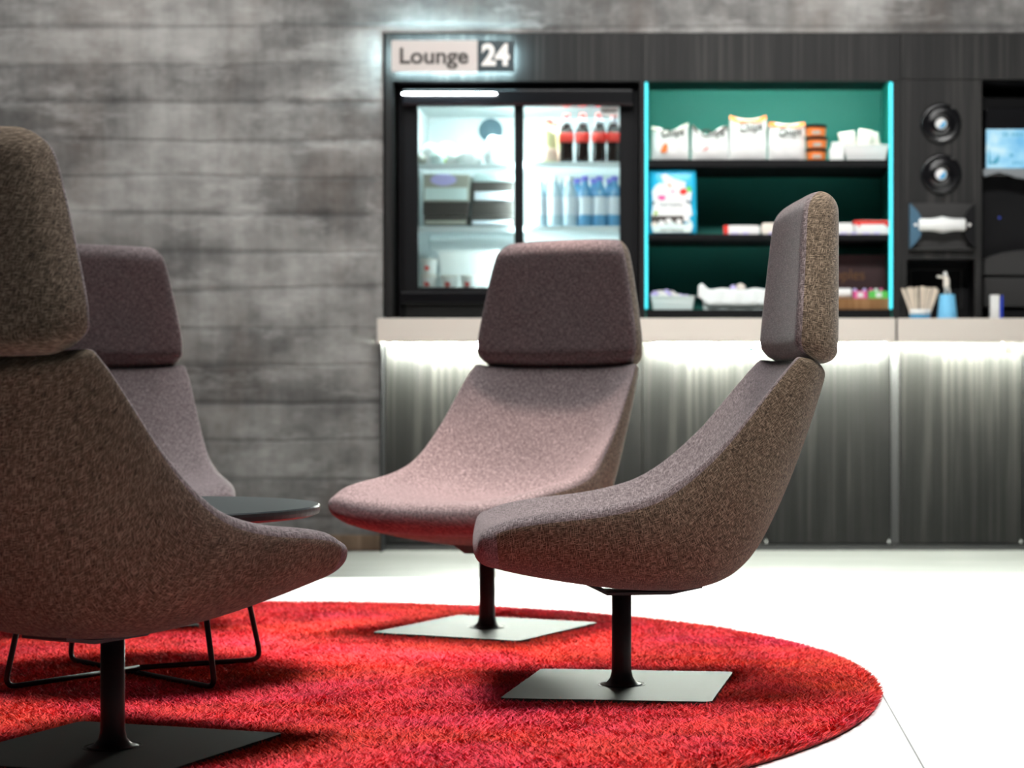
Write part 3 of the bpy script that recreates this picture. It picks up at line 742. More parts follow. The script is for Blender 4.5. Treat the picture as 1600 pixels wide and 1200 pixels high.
# little white carton
ct = thing('cream_carton', 'small white gabled carton beside the orange tins', 'carton', (X(1306.5, D1), D1, S1))
link('carton_body', bm_prism([(X(1296, D1), S1), (X(1318, D1), S1), (X(1318.5, D1), Z(236, D1)), (X(1313, D1), Z(226, D1)), (X(1300, D1), Z(226, D1)), (X(1295.5, D1), Z(236, D1))], D1 - .02, D1 + .03, bev=.001), 'white', ct)
link('carton_top', boxes((X(1299.5, D1), X(1313.5, D1), D1 - .004, D1 + .014, Z(226.2, D1), Z(222, D1)), bev=.001), 'white', ct)
def tray_mesh(x0, x1, y0, y1, z0, z1, slope=.008, rim=.007, th=.003):
    """hollow tray with sloping sides and an out-turned rim"""
    bm = bmesh.new()
    def ring(i, z): return [bm.verts.new(p) for p in ((x0 + i, y0 + i, z), (x1 - i, y0 + i, z), (x1 - i, y1 - i, z), (x0 + i, y1 - i, z))]
    seq = [ring(slope, z0), ring(rim * .6, z1 - .006), ring(0, z1 - .005), ring(0, z1), ring(rim, z1), ring(slope + th, z0 + th)]
    bm.faces.new(seq[0][::-1]); bm.faces.new(seq[-1])
    for a, b in zip(seq, seq[1:]):
        for k in range(4): bm.faces.new((a[k], a[(k + 1) % 4], b[(k + 1) % 4], b[k]))
    bmesh.ops.recalc_face_normals(bm, faces=bm.faces)
    return bm
tag(link('snack_tray', tray_mesh(X(1317, D1), X(1389, D1), D1 - .02, D1 + .20, S1, Z(227, D1), .016), 'white', origin=(X(1353, D1), D1, S1)), 'white plastic tray of cream packets at the right end of the upper shelf', 'tray')
for k, (a, b_, c, d, rr) in enumerate([(1312, 1344, 205, 229, -.15), (1335, 1364, 200, 229, .16), (1362, 1384, 203, 229, -.2)]):
    nm = ['cream wafer packet leaning left in the white tray', 'largest cream wafer packet, standing in the middle of the white tray', 'narrow cream wafer packet at the right of the white tray'][k]
    x0, x1 = X(a, D1), X(b_, D1); bmx = bag_mesh(-(x1 - x0) / 2 * .86, (x1 - x0) / 2 * .86, 0, (d - c) * D1 / FPX + .024, 0, .028, None, 8)
    bmesh.ops.rotate(bmx, verts=bmx.verts, cent=(0, 0, 0), matrix=Matrix.Rotation(rr, 3, 'Y'))
    o = link('wafer_packet', bmx, 'cream', smooth=True); o.location = ((x0 + x1) / 2, D1 + .03 + .034 * k, Z(229, D1) - .022); tag(o, nm, 'packet', 'cream wafer packets in the white tray')

# second shelf: big blue sweets bag
D2 = 8.345
bg = thing('sweets_bag', 'large bright blue sweets bag with a candy picture on the middle shelf', 'snack bag', (X(1050.5, D2), D2, S2))
bx0, bx1, bz1 = X(1012.5, D2), X(1089, D2), Z(266, D2)
link('pouch', bag_mesh(bx0, bx1, S2, bz1, D2, .045, None, 16), 'blue_bag', bg, smooth=True)
def flat(name, pts, m, dy=.0, par=bg, y=D2): return link(name, bm_prism([(X(a, y), Z(c, y)) for a, c in pts], y - .0262 - dy, y - .015), m, par)
flat('picture_panel', [(1019, 300), (1024, 291), (1032, 287), (1040, 289), (1050, 293), (1062, 296), (1072, 294), (1081, 300), (1079, 318), (1082, 337), (1070, 341), (1040, 342), (1018, 339), (1021, 320)], 'white')
flat('print', [(1033, 275), (1040, 273), (1055, 281), (1072, 286), (1068, 299), (1050, 299), (1038, 288)], 'white', .0006)
flat('print', [(1043, 288), (1048, 289), (1049, 294), (1045, 292)], 'orange', .001)
flat('print', [(1062, 299), (1067, 295), (1073, 297), (1074, 302), (1069, 306), (1063, 304)], 'red', .001)
flat('print', [(1073, 293), (1079, 292), (1081, 298), (1077, 302), (1073, 298)], 'green', .0014)
flat('print', [(1027, 309), (1031, 306), (1037, 306), (1041, 309), (1038, 314), (1031, 314)], 'pink', .001)
flat('print', [(1049, 299), (1053, 298), (1053, 302), (1050, 302)], 'pink', .001)
flat('print', [(1071, 313), (1080, 316), (1080, 320), (1074, 318)], 'blue_grey', .001)
flat('print', [(1018, 318), (1023, 315), (1024, 318), (1019, 322)], 'blue_grey', .001)
flat('print', [(1022, 334), (1026, 329), (1028, 336), (1023, 338)], 'lime', .001)
flat('print', [(1017, 338), (1068, 338), (1069, 353), (1018, 352)], 'smoke', .0008)
flat('print', [(1017, 350), (1072, 351), (1080, 345), (1083, 354), (1079, 364), (1021, 364)], 'mint', .0011)
for k, (a, c, s, m_) in enumerate([(1023, 351, 4.6, 'cream'), (1034, 349, 5, 'white'), (1045, 346, 5, 'white'), (1050, 351, 5, 'mint'), (1061, 347, 4.6, 'white'), (1073, 343, 5, 'white')]):
    flat('print', [(a + s * math.cos(q), c + s * .8 * math.sin(q)) for q in np.linspace(0, 2 * PI, 12, endpoint=False)], m_, .0014)
lettering('lettering', 'MATTERNE', 'vent', .018, X(1049, D2), D2 - .0272, Z(321.5, D2), bg, ext=.0006)
lettering('lettering', 'MATTERNE', 'vent', .019, X(1050, D2), D2 - .0282, Z(361, D2), bg, ext=.0006)
def bar(px0, px1, py0, label, ends, body='white', y=8.36, tilt=0, t=.03):
    x0, x1 = X(px0, y), X(px1, y); r = thing('candy_bar', label, 'candy bar', ((x0 + x1) / 2, y, S2), 'candy bars on the middle shelf')
    hgt = Z(py0, y) - S2
    link('wrapper', bm_prism(rrect(x0, x1, S2, S2 + hgt, hgt * .3), y - t, y + t, bev=.0015), body, r)
    if ends: link('end_print', bm_prism(rrect(x0 - .001, x0 + .018, S2 + .0005, S2 + hgt + .0005, .004), y - t - .001, y + t + .001), ends, r)
    link('side_print', boxes((x0 + .03, x0 + .06, y - t - .0006, y - t + .001, S2 + .001, S2 + .007), (x0 + .075, x0 + .1, y - t - .0006, y - t + .001, S2 + .001, S2 + .008)), 'lilac', r)
    return r
bar(1131, 1187, 353, 'white candy bar with a red end, left of the side-on chair on the middle shelf', 'red')
bar(1189, 1236, 349, 'white candy bar mostly hidden by the headrest of the side-on chair', None, 'cream')
bar(1300, 1333, 349, 'plain white candy bar just right of the side-on headrest', None)
rb = bar(1335, 1392, 345, 'red-topped white candy bar at the right end of the middle shelf', None)
link('top_print', bm_prism([(X(1334, 8.33), Z(351, 8.33)), (X(1334, 8.33), Z(344.6, 8.33)), (X(1392, 8.33), Z(344.6, 8.33)), (X(1391, 8.33), Z(358, 8.33)), (X(1381, 8.33), Z(350, 8.33)), (X(1345, 8.33), Z(350, 8.33)), (X(1342, 8.33), Z(355, 8.33)), (X(1339, 8.33), Z(350, 8.33))], 8.3275, 8.392), 'red', rb)
# bottom shelf
D3 = 8.34
tag(link('snack_tray', tray_mesh(X(1016, D3), X(1086, D3), D3 - .02, D3 + .22, S3, Z(462.5, D3), .012), 'mint', origin=(X(1050, D3), D3, S3)), 'small mint-white tray of wrapped sweets at the left of the bottom shelf', 'tray')
for k, (px, py, rx) in enumerate([(1022, 457, 7), (1031, 455, 8), (1041, 454, 8), (1050, 456, 8), (1062, 460, 7), (1072, 461, 6), (1036, 460, 9), (1056, 462, 8)]):
    lab = ['pale lilac wrapped sweet by the left rim of the mint tray', 'pale wrapped sweet, second from the left in the mint tray', 'highest wrapped sweet heaped in the mint tray', 'white wrapped sweet right of the highest one in the mint tray', 'lilac wrapped sweet sloping to the right in the mint tray', 'small wrapped sweet by the right rim of the mint tray', 'white wrapped sweet at the front left of the heap in the mint tray', 'white wrapped sweet at the front right of the heap in the mint tray'][k]
    blob('wrapped_sweet', ['lilac', 'white'][k in (1, 3, 6, 7)], X(px, D3), D3 + (.05 + .016 * k if k < 6 else .02), Z(py + 8, D3) - .012, rx * D3 / FPX, .018, .022, None, .2 * (-1) ** k, .12, lab, 'sweet', 'wrapped sweets in the mint tray', k)
# cloth-lined basket
lb = thing('lined_basket', 'long white cloth-lined basket on the bottom shelf, behind the side-on chair', 'basket', (X(1150, D3), D3, S3))
link('basket', tray_mesh(X(1095, D3), X(1262, D3), D3 - .02, D3 + .22, S3, Z(456, D3), .012), 'mint', lb)
bm = bmesh.new(); n = 40; F = []
for i in range(7):
    row = []
    for j in range(n + 1):
        f = j / n; px = 1091 + 172 * f; ztop = Z(452 - 10 * math.exp(-((px - 1097) / 7) ** 2) + 1.5 * math.sin(f * 21), D3); zlow = Z(482 - (14 * math.exp(-((px - 1091) / 8) ** 2)), D3)
        g = i / 6
        if i < 6: row.append(bm.verts.new((X(px, D3), D3 - .026 - .003 * math.sin(px * .22 + 2 * g) - .006 * g, ztop + (zlow - ztop) * g)))
        else: row.append(None)
    F.append(row)
F = F[:6]
back = [bm.verts.new((v.co.x, D3 + .06, v.co.z + .002)) for v in F[0]]; low = [bm.verts.new((v.co.x, D3 + .06, v.co.z - .012)) for v in F[0]]
for a, b_ in zip(F, F[1:]):
    for j in range(n): bm.faces.new((a[j], b_[j], b_[j + 1], a[j + 1]))
for j in range(n):
    bm.faces.new((F[0][j], F[0][j + 1], back[j + 1], back[j])); bm.faces.new((back[j], back[j + 1], low[j + 1], low[j]))
bmesh.ops.recalc_face_normals(bm, faces=bm.faces)
ob = link('cloth_liner', bm, 'cloth', lb, smooth=True); sd = ob.modifiers.new('thickness', 'SOLIDIFY'); sd.thickness = .002
blob('bread_roll', 'cream', X(1158, D3), D3 + .09, Z(454, D3) - .008, .022, .02, .024, None, 0, .05, 'cream roll peeking over the white cloth-lined basket', 'bread', None, 4)
blob('wrapped_roll', 'lilac', X(1146, D3), D3 + .10, Z(454, D3) - .010, .014, .02, .022, None, 0, .08, 'small grey-lilac packet beside the roll in the cloth-lined basket', 'packet', None, 5)
# wooden tray with maroon box and small packs
wt = tag(box('wooden_tray', 'tray_wood', X(1268, 8.33), X(1390, 8.33), 8.31, 8.60, S3 + .001, Z(466.5, 8.33), bev=.002), 'brown wooden tray board at the right end of the bottom shelf', 'tray')
wz = Z(466.5, 8.33) + .0005
mb = thing('chocolate_box', 'dark maroon box with gold lettering standing at the back of the bottom shelf', 'box', (X(1330, 8.5), 8.5, wz))
link('carton', boxes((X(1262, 8.5), X(1384, 8.5), 8.48, 8.56, wz, Z(398, 8.5)), bev=.002), 'maroon', mb)
lettering('lettering', 'ripples', 'gold', .062, X(1352, 8.48), 8.4790, Z(430, 8.48), mb, align='RIGHT')
tag(link('paper_roll', bm_lathe([(0, 0), (.018, 0), (.0215, .003), (.0215, .11), (.018, .113), (0, .113)], (X(1287, 8.35), 8.36, wz + .0215), 'X', 24), 'white'), 'white roll lying at the front of the wooden tray', 'roll')
def gum(px0, px1, py0, m, caps, label):
    x0, x1 = X(px0, 8.36), X(px1, 8.36); r = thing('gum_pack', label, 'gum pack', ((x0 + x1) / 2, 8.36, wz), 'colourful packs on the wooden tray')
    z1 = Z(py0, 8.36)
    link('pack_body', bm_prism(rrect(x0, x1, wz, z1, .004), 8.345, 8.375, bev=.001), m, r)
    for k, (p, mm) in enumerate(caps): link('print', bm_lathe([(0, 0), (.007, 0), (.008, .003), (.006, .010), (0, .012)], (X(p, 8.35), 8.36, z1), 'Z', 14), mm, r)
    link('front_print', bm_prism(rrect((x0 + x1) / 2 - .012, (x0 + x1) / 2 + .012, wz + .006, z1 - .006, .003), 8.3444, 8.346), 'white', r)
gum(1333, 1355, 455, 'pink', [(1336, 'lilac'), (1351, 'lilac')], 'pink and lilac pack beside the white roll on the wooden tray')
gum(1357, 1388, 455, 'green', [(1361, 'pink'), (1369, 'white'), (1377, 'pink')], 'bright green pack with pink knobs at the right of the wooden tray')

# ---- fridge contents
def cola(px, y, z, scale, label):
    c = (X(px, y), y, z); r = thing('cola_bottle', label, 'bottle', c, 'cola bottles on the upper fridge shelf')
    s = scale
    link('bottle', bm_lathe([(0, 0), (.024 * s, 0), (.028 * s, .006), (.029 * s, .03), (.0275 * s, .06), (.0265 * s, .075), (.028 * s, .09), (.0295 * s, .105), (.0295 * s, .135), (.026 * s, .155), (.018 * s, .18), (.0125 * s, .195), (.0115 * s, .21), (0, .21)], c, kz=0.9), 'cola', r, smooth=True)
    link('label_band', bm_lathe([(.0285 * s, .092), (.0303 * s, .105), (.0303 * s, .133), (.029 * s, .137)], c, kz=0.9), 'red_label', r, smooth=True)
    link('neck', bm_lathe([(.0190 * s, .178), (.0132 * s, .195), (.0122 * s, .208), (.011 * s, .209)], c, kz=0.9), 'water_label', r, smooth=True)
    link('cap', bm_lathe([(0, .208), (.0145 * s, .208), (.0145 * s, .222), (.012 * s, .225), (0, .225)], c, kz=0.9), 'red', r)
    return r
Y1 = 8.42
k0 = cola(885, Y1, FS1R, 1.0, 'cola bottle with a red label, leftmost cola on the upper fridge shelf')
for px, y, l in ((910, Y1, 'cola bottle with a red label, second cola from the left on the upper fridge shelf'), (936, Y1 - .012, 'cola bottle with a red label, third cola from the left, under the white door sticker'), (959, Y1 - .012, 'cola bottle with a red label, against the right edge of the fridge door')):
    copy_thing(k0, (X(px, y), y, FS1R), l)
def juice(px, y, label):
    c = (X(px, y), y, FS1R); r = thing('juice_bottle', label, 'bottle', c, 'pale juice bottles in the fridge')
    link('bottle', bm_lathe([(0, 0), (.032, 0), (.035, .006), (.035, .05), (.031, .075), (.031, .095), (.036, .125), (.035, .145), (.026, .16), (.014, .172), (.013, .185), (0, .185)], c, kz=0.88), 'juice', r, smooth=True)
    link('label_band', bm_lathe([(.0355, .008), (.036, .02), (.0355, .05), (.033, .066)], c, kz=0.88), 'peach', r, smooth=True)
    link('cap', bm_lathe([(0, .184), (.0155, .184), (.0155, .199), (.013, .202), (0, .202)], c, kz=0.88), 'red_label', r)
    return r
j0 = juice(857, Y1 - .01, 'pale yellow juice bottle at the front left of the upper fridge shelf')
copy_thing(j0, (X(866, Y1 + .09), Y1 + .09, FS1R), 'pale yellow juice bottle behind the front one on the upper fridge shelf')
def water(px, y, m, cap, label):
    c = (X(px, y), y, FS2R); r = thing('water_bottle', label, 'bottle', c, 'water bottles on the lower fridge shelf')
    link('bottle', bm_lathe([(0, 0), (.026, 0), (.0295, .006), (.0295, .05), (.0275, .075), (.0295, .1), (.0295, .13), (.024, .155), (.014, .178), (.0125, .19), (0, .19)], c), m, r, smooth=True)
    link('label_band', bm_lathe([(.030, .048), (.0304, .052), (.0290, .075), (.0304, .098), (.0304, .118), (.0298, .122)], c), 'water_label', r, smooth=True)
    link('cap', bm_lathe([(0, .188), (.0145, .188), (.0145, .205), (.012, .208), (0, .208)], c), cap, r)
    return r
w0 = water(843, Y1, 'water_pale', 'white', 'pale water bottle with a white cap, leftmost on the lower fridge shelf')
for px, l in ((866, 'pale water bottle with a white cap, second from the left on the lower shelf'), (890, 'pale water bottle with a white cap, third from the left beside the violet-capped ones')):
    copy_thing(w0, (X(px, Y1), Y1, FS2R), l)
w1 = water(914, Y1, 'water', 'violet', 'blue water bottle with a violet cap, leftmost of the three violet-capped ones')
copy_thing(w1, (X(937, Y1), Y1, FS2R), 'blue water bottle with a violet cap, between the two other violet-capped ones')
copy_thing(w1, (X(960, Y1), Y1, FS2R), 'blue water bottle with a violet cap, against the right edge of the fridge door')
for k, px in enumerate((850, 875, 902, 928, 953)):
    copy_thing(w0 if k < 2 else w1, (X(px, Y1 + .1), Y1 + .1, FS2R), ['pale water bottle in the back row, nearest the door mullion', 'pale water bottle in the back row, second from the door mullion', 'blue water bottle in the middle of the back row', 'blue water bottle in the back row, second from the right door edge', 'blue water bottle in the back row, nearest the right door edge'][k])
# left door: wrapped sandwiches, salad
YL = 8.44
blob('wrapped_sandwich', 'white', X(675, YL), YL, FS1, .045, .05, .050, None, .1, .10, 'white wrapped sandwich behind the salad pot at the left of the fridge', 'sandwich', 'wrapped food on the top left fridge shelf', 11)
blob('wrapped_sandwich', 'white', X(700, YL + .05), YL + .06, FS1, .055, .05, .055, None, -.1, .10, 'tall white wrapped sandwich left of the fan grille', 'sandwich', 'wrapped food on the top left fridge shelf', 12)
blob('wrapped_sandwich', 'white', X(732, YL), YL + .02, FS1, .05, .05, .045, None, .1, .10, 'low white wrapped sandwich in the middle of the top left shelf', 'sandwich', 'wrapped food on the top left fridge shelf', 13)
blob('wrapped_sandwich', 'white', X(775, YL), YL, FS1, .052, .05, .070, None, -.15, .10, 'largest white wrapped sandwich, standing before the fan grille', 'sandwich', 'wrapped food on the top left fridge shelf', 14)
sp = thing('salad_pot', 'clear pot of green salad at the front left of the top fridge shelf', 'pot', (X(684, 8.40), 8.40, FS1))
link('pot', bm_lathe([(0, 0), (.026, 0), (.032, .035), (.030, .042), (0, .044)], (X(684, 8.40), 8.40, FS1)), 'mint', sp, smooth=True)
for k in range(5):
    a = k * .5 + .1; blob('salad_leaf', 'lime', X(684, 8.40) + .028 * math.cos(a), 8.395, FS1 + .012 + .030 * math.sin(a), .009, .008, .007, sp, -a, .2, seed=20 + k)
blob('dark_parcel', 'stone', X(660, 8.42), 8.42, FS1, .024, .03, .026, None, 0, .1, 'small olive-brown parcel at the far left of the top fridge shelf', 'parcel', None, 31)
for k, (px, py, w) in enumerate(((716, 250, .010), (745, 249, .022), (763, 234, .014), (769, 250, .014))):
    pass
def carton(name, px0, px1, py0, py1, y0, y1, m, label, band=None, par_y=None):
    r = thing(name, label, 'food box', (X((px0 + px1) / 2, y0), y0, FS2), 'food boxes on the middle left fridge shelf')
    x0, x1, z0, z1 = X(px0, y0), X(px1, y0), Z(py1, y0), Z(py0, y0)
    link('tub', boxes((x0, x1, y0, y1, z0, z1), bev=.004), m, r)
    if band: link('front_label', boxes((x0 + .008, x1 - .008, y0 - .001, y0 + .002, z0 + .005, z0 + (z1 - z0) * .5), bev=.0005), band, r)
    return r
y_ = 8.40
zb0 = 353
carton('salad_box', 661, 731, 337, 352, y_, 8.58, 'smoke', 'dark food box at the lower left of the middle fridge shelf', 'stone')
carton('salad_box', 735, 803, 337, 352, y_, 8.58, 'smoke', 'dark food box at the lower right of the middle fridge shelf', 'water_label')
carton('salad_box', 660, 732, 315, 336.6, y_, 8.58, 'smoke', 'dark food box stacked in the middle at the left of the fridge', None)
carton('salad_box', 736, 803, 315, 336.6, y_, 8.58, 'smoke', 'dark food box stacked in the middle beside the fridge mullion', None)
lbx = carton('salad_box', 661, 733, 272, 314.6, y_, 8.58, 'stone', 'beige food box with a lilac disc painted as an oval glow on top of the left stack', 'mint')
link('oval_glow', bm_lathe([(0, 0), (1, 0), (1, .0015), (0, .0015)], (0, 0, 0), 'Y', 32), 'lilac', lbx)  # lilac disc painted in for an oval glow
ov = [c for c in lbx.children if c.name.startswith('oval_glow')][0]
for v in ov.data.vertices:
    w = v.co + world_loc(lbx); v.co = Vector((X(693, y_) + w.x * .054, y_ - .001 + w.y, Z(281, y_) + w.z * .024)) - world_loc(lbx)
carton('salad_box', 738, 803, 284, 314.6, y_, 8.58, 'smoke', 'dark food box on top of the stack beside the fridge mullion', 'water_label')
carton('salad_box', 742, 803, 270, 283.6, y_ + .05, 8.58, 'mint', 'thin pale food box on the very top of the right stack', None)
# bottom: white basket and yoghurt pots
FB = IZ0 + .0005
link_b = tag(link('fridge_basket', tray_mesh(X(684, 8.46), X(806, 8.46), 8.46, 8.72, FB, Z(391, 8.46), .012, .008, .004), 'white', origin=(X(745, 8.46), 8.46, FB)), 'white plastic basket at the bottom left of the fridge, behind the yoghurt pots', 'basket')
def yog(px, y, z, label):
    c = (X(px, y), y, z); r = thing('yoghurt_pot', label, 'yoghurt pot', c, 'yoghurt pots at the bottom of the fridge')
    link('cup', bm_lathe([(0, 0), (.026, 0), (.028, .003), (.035, .06), (0, .06)], c), 'white', r, smooth=False)
    link('lid', bm_lathe([(0, .060), (.0375, .060), (.0375, .063), (.034, .065), (0, .066)], c), 'cream', r)
    link('logo_print', bm_lathe([(0, 0), (.010, 0), (.010, .004), (0, .004)], (c[0] - .004, c[1] - .0275, c[2] + .028), 'Y', 16), 'red', r)
    return r
y0_ = yog(670, 8.385, FB, 'white yoghurt pot with a red spot, under another pot in the fridge corner')
copy_thing(y0_, (X(670, 8.385), 8.385, FB + .0665), 'white yoghurt pot stacked on top of another in the fridge corner')
copy_thing(y0_, (X(702, 8.385), 8.385, FB), 'white yoghurt pot standing second from the left at the fridge bottom')
copy_thing(y0_, (X(733, 8.385), 8.385, FB), 'white yoghurt pot nearest the front-facing chair headrest')

# ---- dispensers, stirrers, cups on the right
def cup_dispenser(px, py, label):
    c = (X(px, FY), FY, Z(py, FY)); r = thing('cup_dispenser', label, 'cup dispenser', c, 'round cup dispensers on the dark panel')
    link('ring', bm_lathe([(0, 0), (.082, 0), (.083, .006), (.078, .016), (.070, .018), (.060, .012), (.046, .016), (.040, .024), (.030, .022), (.026, .004), (0, .004)], c, 'Y', 48), 'black_gloss', r, smooth=True)
    link('latch', boxes((c[0] + .040, c[0] + .052, FY - .021, FY - .010, c[2] + .058, c[2] + .070), bev=.002), 'charcoal', r)
    cup = link('paper_cup', bm_lathe([(0, .004), (.0235, .004), (.0225, .011), (.0195, .011), (.0195, .009), (0, .009)], c, 'Y', 32), 'white', r)
    link('cup_print', bm_prism([(c[0] + .0195 * math.cos(a), c[2] + .0195 * math.sin(a)) for a in np.linspace(-2.1, .75, 14)], FY - .0100, FY - .0085), 'blue', cup)
    return r
q0 = cup_dispenser(1470, 193.5, 'round black cup dispenser, upper of the two on the dark panel')
copy_thing(q0, (X(1470, FY), FY, Z(272.5, FY)), 'round black cup dispenser, lower of the two on the dark panel')
hx0, hx1, hz0, hz1 = X(1419, FY), X(1522, FY), Z(391, FY), Z(318, FY)
hd_ = thing('lid_dispenser', 'black wall dispenser holding a white spool between curved flanges', 'dispenser', ((hx0 + hx1) / 2, FY, (hz0 + hz1) / 2))
link('housing', boxes((hx0, hx1, FY - .008, FY, hz0, hz1), (hx0, hx1, FY - .03, FY - .008, hz0, hz0 + .008), bev=.002), 'charcoal', hd_)
def flange(side, m):
    pts = []; zc = (hz0 + hz1) / 2; hh = (hz1 - hz0) / 2 - .004
    for k in range(13):
        a = -1 + 2 * k / 12; pts.append((side * (.052 * (1 - a * a)), zc + hh * a))
    pts.append((0, zc + hh)); pts.insert(0, (0, zc - hh))
    xo = hx0 + .003 if side > 0 else hx1 - .003
    return link('flange', bm_prism([(xo + p[0], p[1]) for p in pts], FY - .055, FY - .009, bev=.002), m, hd_)
flange(1, 'blue_grey'); flange(-1, 'black')
hl = X(1433, FY); hr_ = X(1506, FY); L_ = hr_ - hl
link('spool', bm_lathe([(0, 0), (.020, .001), (.0245, .006), (.0245, L_ * .25), (.027, L_ * .36), (.033, L_ * .5), (.027, L_ * .64), (.0245, L_ * .75), (.0245, L_ - .006), (.020, L_ - .001), (0, L_)], (hl, FY - .062, (hz0 + hz1) / 2 + .004), 'X', 32), 'white', hd_, smooth=True)
for px in (1428.5, 1512): link('end_knob', bm_lathe([(0, 0), (.006, 0), (.0065, .004), (.004, .006), (0, .006)], (X(px, FY), FY - .055, (hz0 + hz1) / 2 + .004), 'Y', 20), 'white', hd_)
BT = .9335; YS = 8.20
sxc = X(1437.5, YS)
sh = thing('stirrer_cup', 'low blue and white cup holding wooden coffee stirrers', 'cup', (sxc, YS, BT))
def shell_lathe(prof, c): return bm_lathe(prof, c, 'Z', 32)
link('cup_base', bm_lathe([(0, 0), (.040, 0), (.0425, .016), (.040, .016), (.038, .003), (0, .003)], (sxc, YS, BT)), 'blue', sh, smooth=False)
link('cup_rim', bm_lathe([(.0422, .016), (.0445, .036), (.0425, .036), (.0402, .016)], (sxc, YS, BT)), 'white', sh, smooth=True)
st0 = None
ns = 26
for k in range(ns):
    a = -1 + 2 * k / (ns - 1); row = k % 3
    lab = 'flat pale wooden coffee stirrer fanned out of the low blue cup'
    if st0 is None:
        b = bm_prism(rrect(-.0032, .0032, 0, .128, .003, 3), -.0008, .0008)
        st0 = link('coffee_stirrer', b, 'stick'); o = st0
    else:
        o = st0.copy(); COL.objects.link(o)
    gap = .006 if a > -.12 else -.004
    o.location = (sxc + a * .030 + gap * .5, YS - .018 + .018 * row + random.uniform(-.002, .002), BT + .004)
    o.rotation_euler = (random.uniform(-.04, .04), a * .36 + random.uniform(-.03, .03), random.uniform(-.3, .3)); o.scale = (1, 1, random.uniform(.92, 1.02))
    tag(o, lab, 'stirrer', 'wooden coffee stirrers in the low blue cup')
ux = X(1480, YS)
tag(link('paper_cup', bm_lathe([(0, 0), (.030, 0), (.041, .001), (.0415, .004), (.040, .006), (.031, .094), (.030, .097), (0, .097)], (ux, YS, BT), 'Z', 40), 'sky_blue', smooth=False), 'light blue paper cup standing upside down on the counter', 'cup')
fg = thing('white_figurine', 'small white standing figurine with an outstretched arm on the upturned blue cup', 'figurine', (ux, YS, BT + .097))
fz0 = BT + .097
def fpt(px, py): return (X(px, YS), YS, Z(py, YS))
b = bm_tube([(ux - .008, YS, fz0), (ux - .006, YS, fz0 + .02), fpt(1478, 447)], .0042)
b = bm_tube([(ux + .010, YS, fz0), (ux + .008, YS, fz0 + .02), fpt(1480, 447)], .0042, bm=b)
b = bm_lathe([(0, 0), (.011, .002), (.0125, .018), (.012, .034), (.009, .044), (.006, .050), (0, .052)], (X(1479, YS), YS, Z(451, YS)), 'Z', 20, bm=b)
b = bm_tube([fpt(1478, 436), fpt(1472, 433), fpt(1464, 432)], .0042, bm=b)
link('figure_body', b, 'cream', fg, smooth=True)
blob('figure_head', 'white', X(1477, YS), YS, Z(428, YS), .008, .008, .010, fg, 0, 0)
nb = thing('sugar_carton', 'small white and blue carton on the counter in front of the coffee machine', 'carton', (X(1556, YS), YS, BT))
link('carton_front', boxes((X(1547, YS), X(1560.5, YS), YS - .02, YS + .02, BT, Z(461, YS)), bev=.002), 'white', nb)
link('carton_side', bm_prism([(X(1560.7, YS), BT), (X(1566, YS), BT), (X(1566, YS), Z(461, YS)), (X(1563.5, YS), Z(465, YS))], YS - .018, YS + .02), 'deep_blue', nb)

# ---- coffee machine
K0, K1, KY = X(1539, 8.30), 1.76, 8.30
cm = thing('coffee_machine', 'black coffee machine with a glowing pale blue screen in the dark recess', 'coffee machine', ((K0 + K1) / 2, KY, BT))
link('cabinet_body', boxes((K0, K1, KY + .10, 8.80, BT, Z(150, 8.4)), bev=.01), 'black', cm)
link('upper_front', boxes((K0, K1, KY, KY + .10, Z(275, KY), Z(168, KY)), bev=.008), 'black_gloss', cm)
scr = link('screen', boxes((X(1541, KY - .004), 1.62, KY - .004, KY - .001, Z(263, KY), Z(202, KY)), bev=.001), 'screen', cm)
def sp_(pts): link('screen_print', bm_prism([(X(a, KY), Z(c, KY)) for a, c in pts], KY - .0052, KY - .0045), 'screen_dark', scr)
sp_([(1544, 257), (1545, 230), (1547, 245), (1549, 254), (1553, 250), (1556, 247), (1561, 241), (1561, 251), (1557, 257)])
sp_([(1577, 241), (1581, 240), (1583, 244), (1579, 246)])
for a in (1582, 1588, 1594): sp_([(a, 254), (a + 3, 253), (a + 3.5, 256), (a + .5, 257)])
for a in (1567, 1572, 1580, 1585, 1590, 1596): sp_([(a, 208), (a + 3, 208), (a + 3, 213), (a, 213)])
trim = [(X(1536.5, KY), Z(263.5, KY)), (1.62, Z(263.5, KY)), (1.62, Z(281, KY))] + [(X(p, KY), Z(q, KY)) for p, q in ((1600, 279), (1588, 277), (1572, 272), (1562, 269), (1552, 271), (1540, 276), (1536.5, 274))]
link('screen_trim', bm_prism(trim, KY - .003, KY + .02), 'steel', cm)
link('indicator_light', bm_lathe([(0, 0), (.005, 0), (.005, .002), (0, .003)], (X(1562, KY + .09), KY + .099, Z(340, KY + .09)), 'Y', 16), 'deep_blue', cm)
arch = [(X(p, 8.34), Z(q, 8.34)) for p, q in ((1537, 430), (1537, 406), (1548, 400), (1565, 395), (1585, 392), (1610, 390), (1650, 390), (1695, 392), (1695, 430))]
link('spout_cover', bm_prism(arch, 8.33, 8.40, bev=.003), 'charcoal', cm)
link('lower_front', boxes((X(1537, 8.34), X(1695, 8.34), 8.335, 8.40, Z(480, 8.34), Z(434, 8.34)), bev=.004), 'charcoal', cm)
link('drip_tray', boxes((K0 + .02, K1 - .02, 8.31, 8.40, BT, BT + .035), bev=.003), 'black', cm)

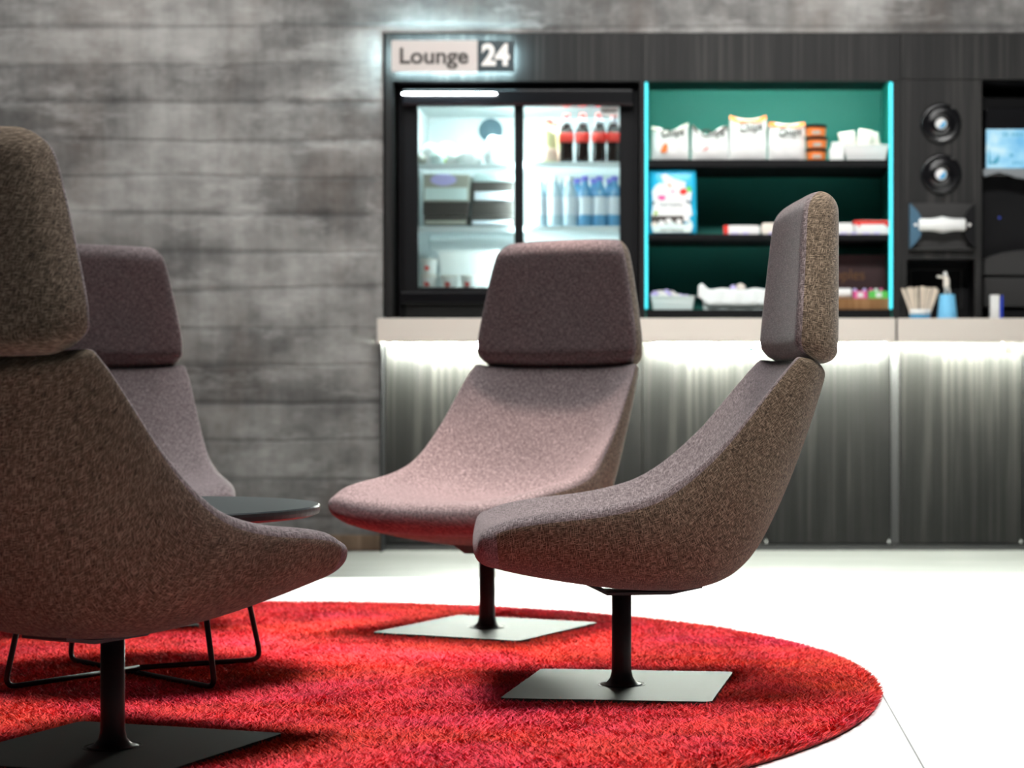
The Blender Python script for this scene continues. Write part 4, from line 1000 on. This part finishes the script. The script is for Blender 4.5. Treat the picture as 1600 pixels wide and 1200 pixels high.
# ------------------------------------------------------------------ light
w = bpy.data.worlds.new('World'); SC.world = w; w.use_nodes = True
w.node_tree.nodes['Background'].inputs[0].default_value = (.93, .96, 1.0, 1); w.node_tree.nodes['Background'].inputs[1].default_value = .02
def area(name, loc, target, sx, sy_, power, col=(1, 1, 1), spread=180):
    l = bpy.data.lights.new(name, 'AREA'); l.shape = 'RECTANGLE'; l.size = sx; l.size_y = sy_; l.energy = power; l.color = col; l.spread = math.radians(spread)
    o = bpy.data.objects.new(name, l); COL.objects.link(o); o.location = loc
    o.rotation_euler = (Vector(target) - Vector(loc)).to_track_quat('-Z', 'Y').to_euler(); return o
def spot(name, loc, target, power, col, angle, blend=.3, size=.05):
    l = bpy.data.lights.new(name, 'SPOT'); l.energy = power; l.color = col; l.spot_size = math.radians(angle); l.spot_blend = blend; l.shadow_soft_size = size
    o = bpy.data.objects.new(name, l); COL.objects.link(o); o.location = loc
    o.rotation_euler = (Vector(target) - Vector(loc)).to_track_quat('-Z', 'Y').to_euler(); return o
area('ceiling_panel', (.9, 4.7, 3.8), (.9, 4.7, 0), 5.6, 4.6, 152, (1, .99, .985), 26)
area('wall_washer', (-2.0, 6.7, 3.4), (-2.0, 8.3, 1.2), 5.0, .5, 48, (1, .985, .96), 130)
area('counter_light', (.3, 4.6, 3.5), (.3, 8.3, 1.3), 2.4, .4, 13, (1, .985, .96), 50)
spot('downlight', (-.22, 6.05, 3.1), (-.66, 5.36, .4), 850, (1, .70, .62), 20, .4, .05)
spot('cool_fill_spot', (-1.0, 5.0, 3.2), (-.85, 5.1, .3), 80, (.93, .95, 1), 20, .6, .15)  # added cool spot that brightens the front-facing chair's seat
spot('downlight_near', (.75, 3.1, 3.1), (.0, 4.42, .85), 300, (1, .93, .84), 22, .6, .15)

# lettering as plain meshes
bpy.context.view_layer.update()
dg = bpy.context.evaluated_depsgraph_get()
for o in [o for o in SC.objects if o.type == 'FONT']:
    me = bpy.data.meshes.new_from_object(o.evaluated_get(dg)); nm = o.name
    m2 = bpy.data.objects.new('lettering', me); COL.objects.link(m2)
    m2.parent = o.parent; m2.location = o.location; m2.rotation_euler = o.rotation_euler; m2.scale = o.scale
    bpy.data.objects.remove(o)
# ------------------------------------------------------------------ camera
cam = bpy.data.cameras.new('camera'); co = bpy.data.objects.new('camera', cam); COL.objects.link(co)
co.location = (0, 0, CAM_Z); co.rotation_euler = (PI / 2, 0, 0)
cam.sensor_width = 36; cam.lens = 72; cam.shift_x = -(CX - 800) / 1600; cam.shift_y = 0
cam.clip_start = .1; cam.clip_end = 60
cam.dof.use_dof = True; cam.dof.focus_distance = 4.05; cam.dof.aperture_fstop = 4.0
SC.camera = co
SC.view_settings.view_transform = 'Standard'; SC.view_settings.look = 'None'
SC.view_settings.exposure = 0; SC.view_settings.gamma = 1; SC.view_settings.use_curve_mapping = False
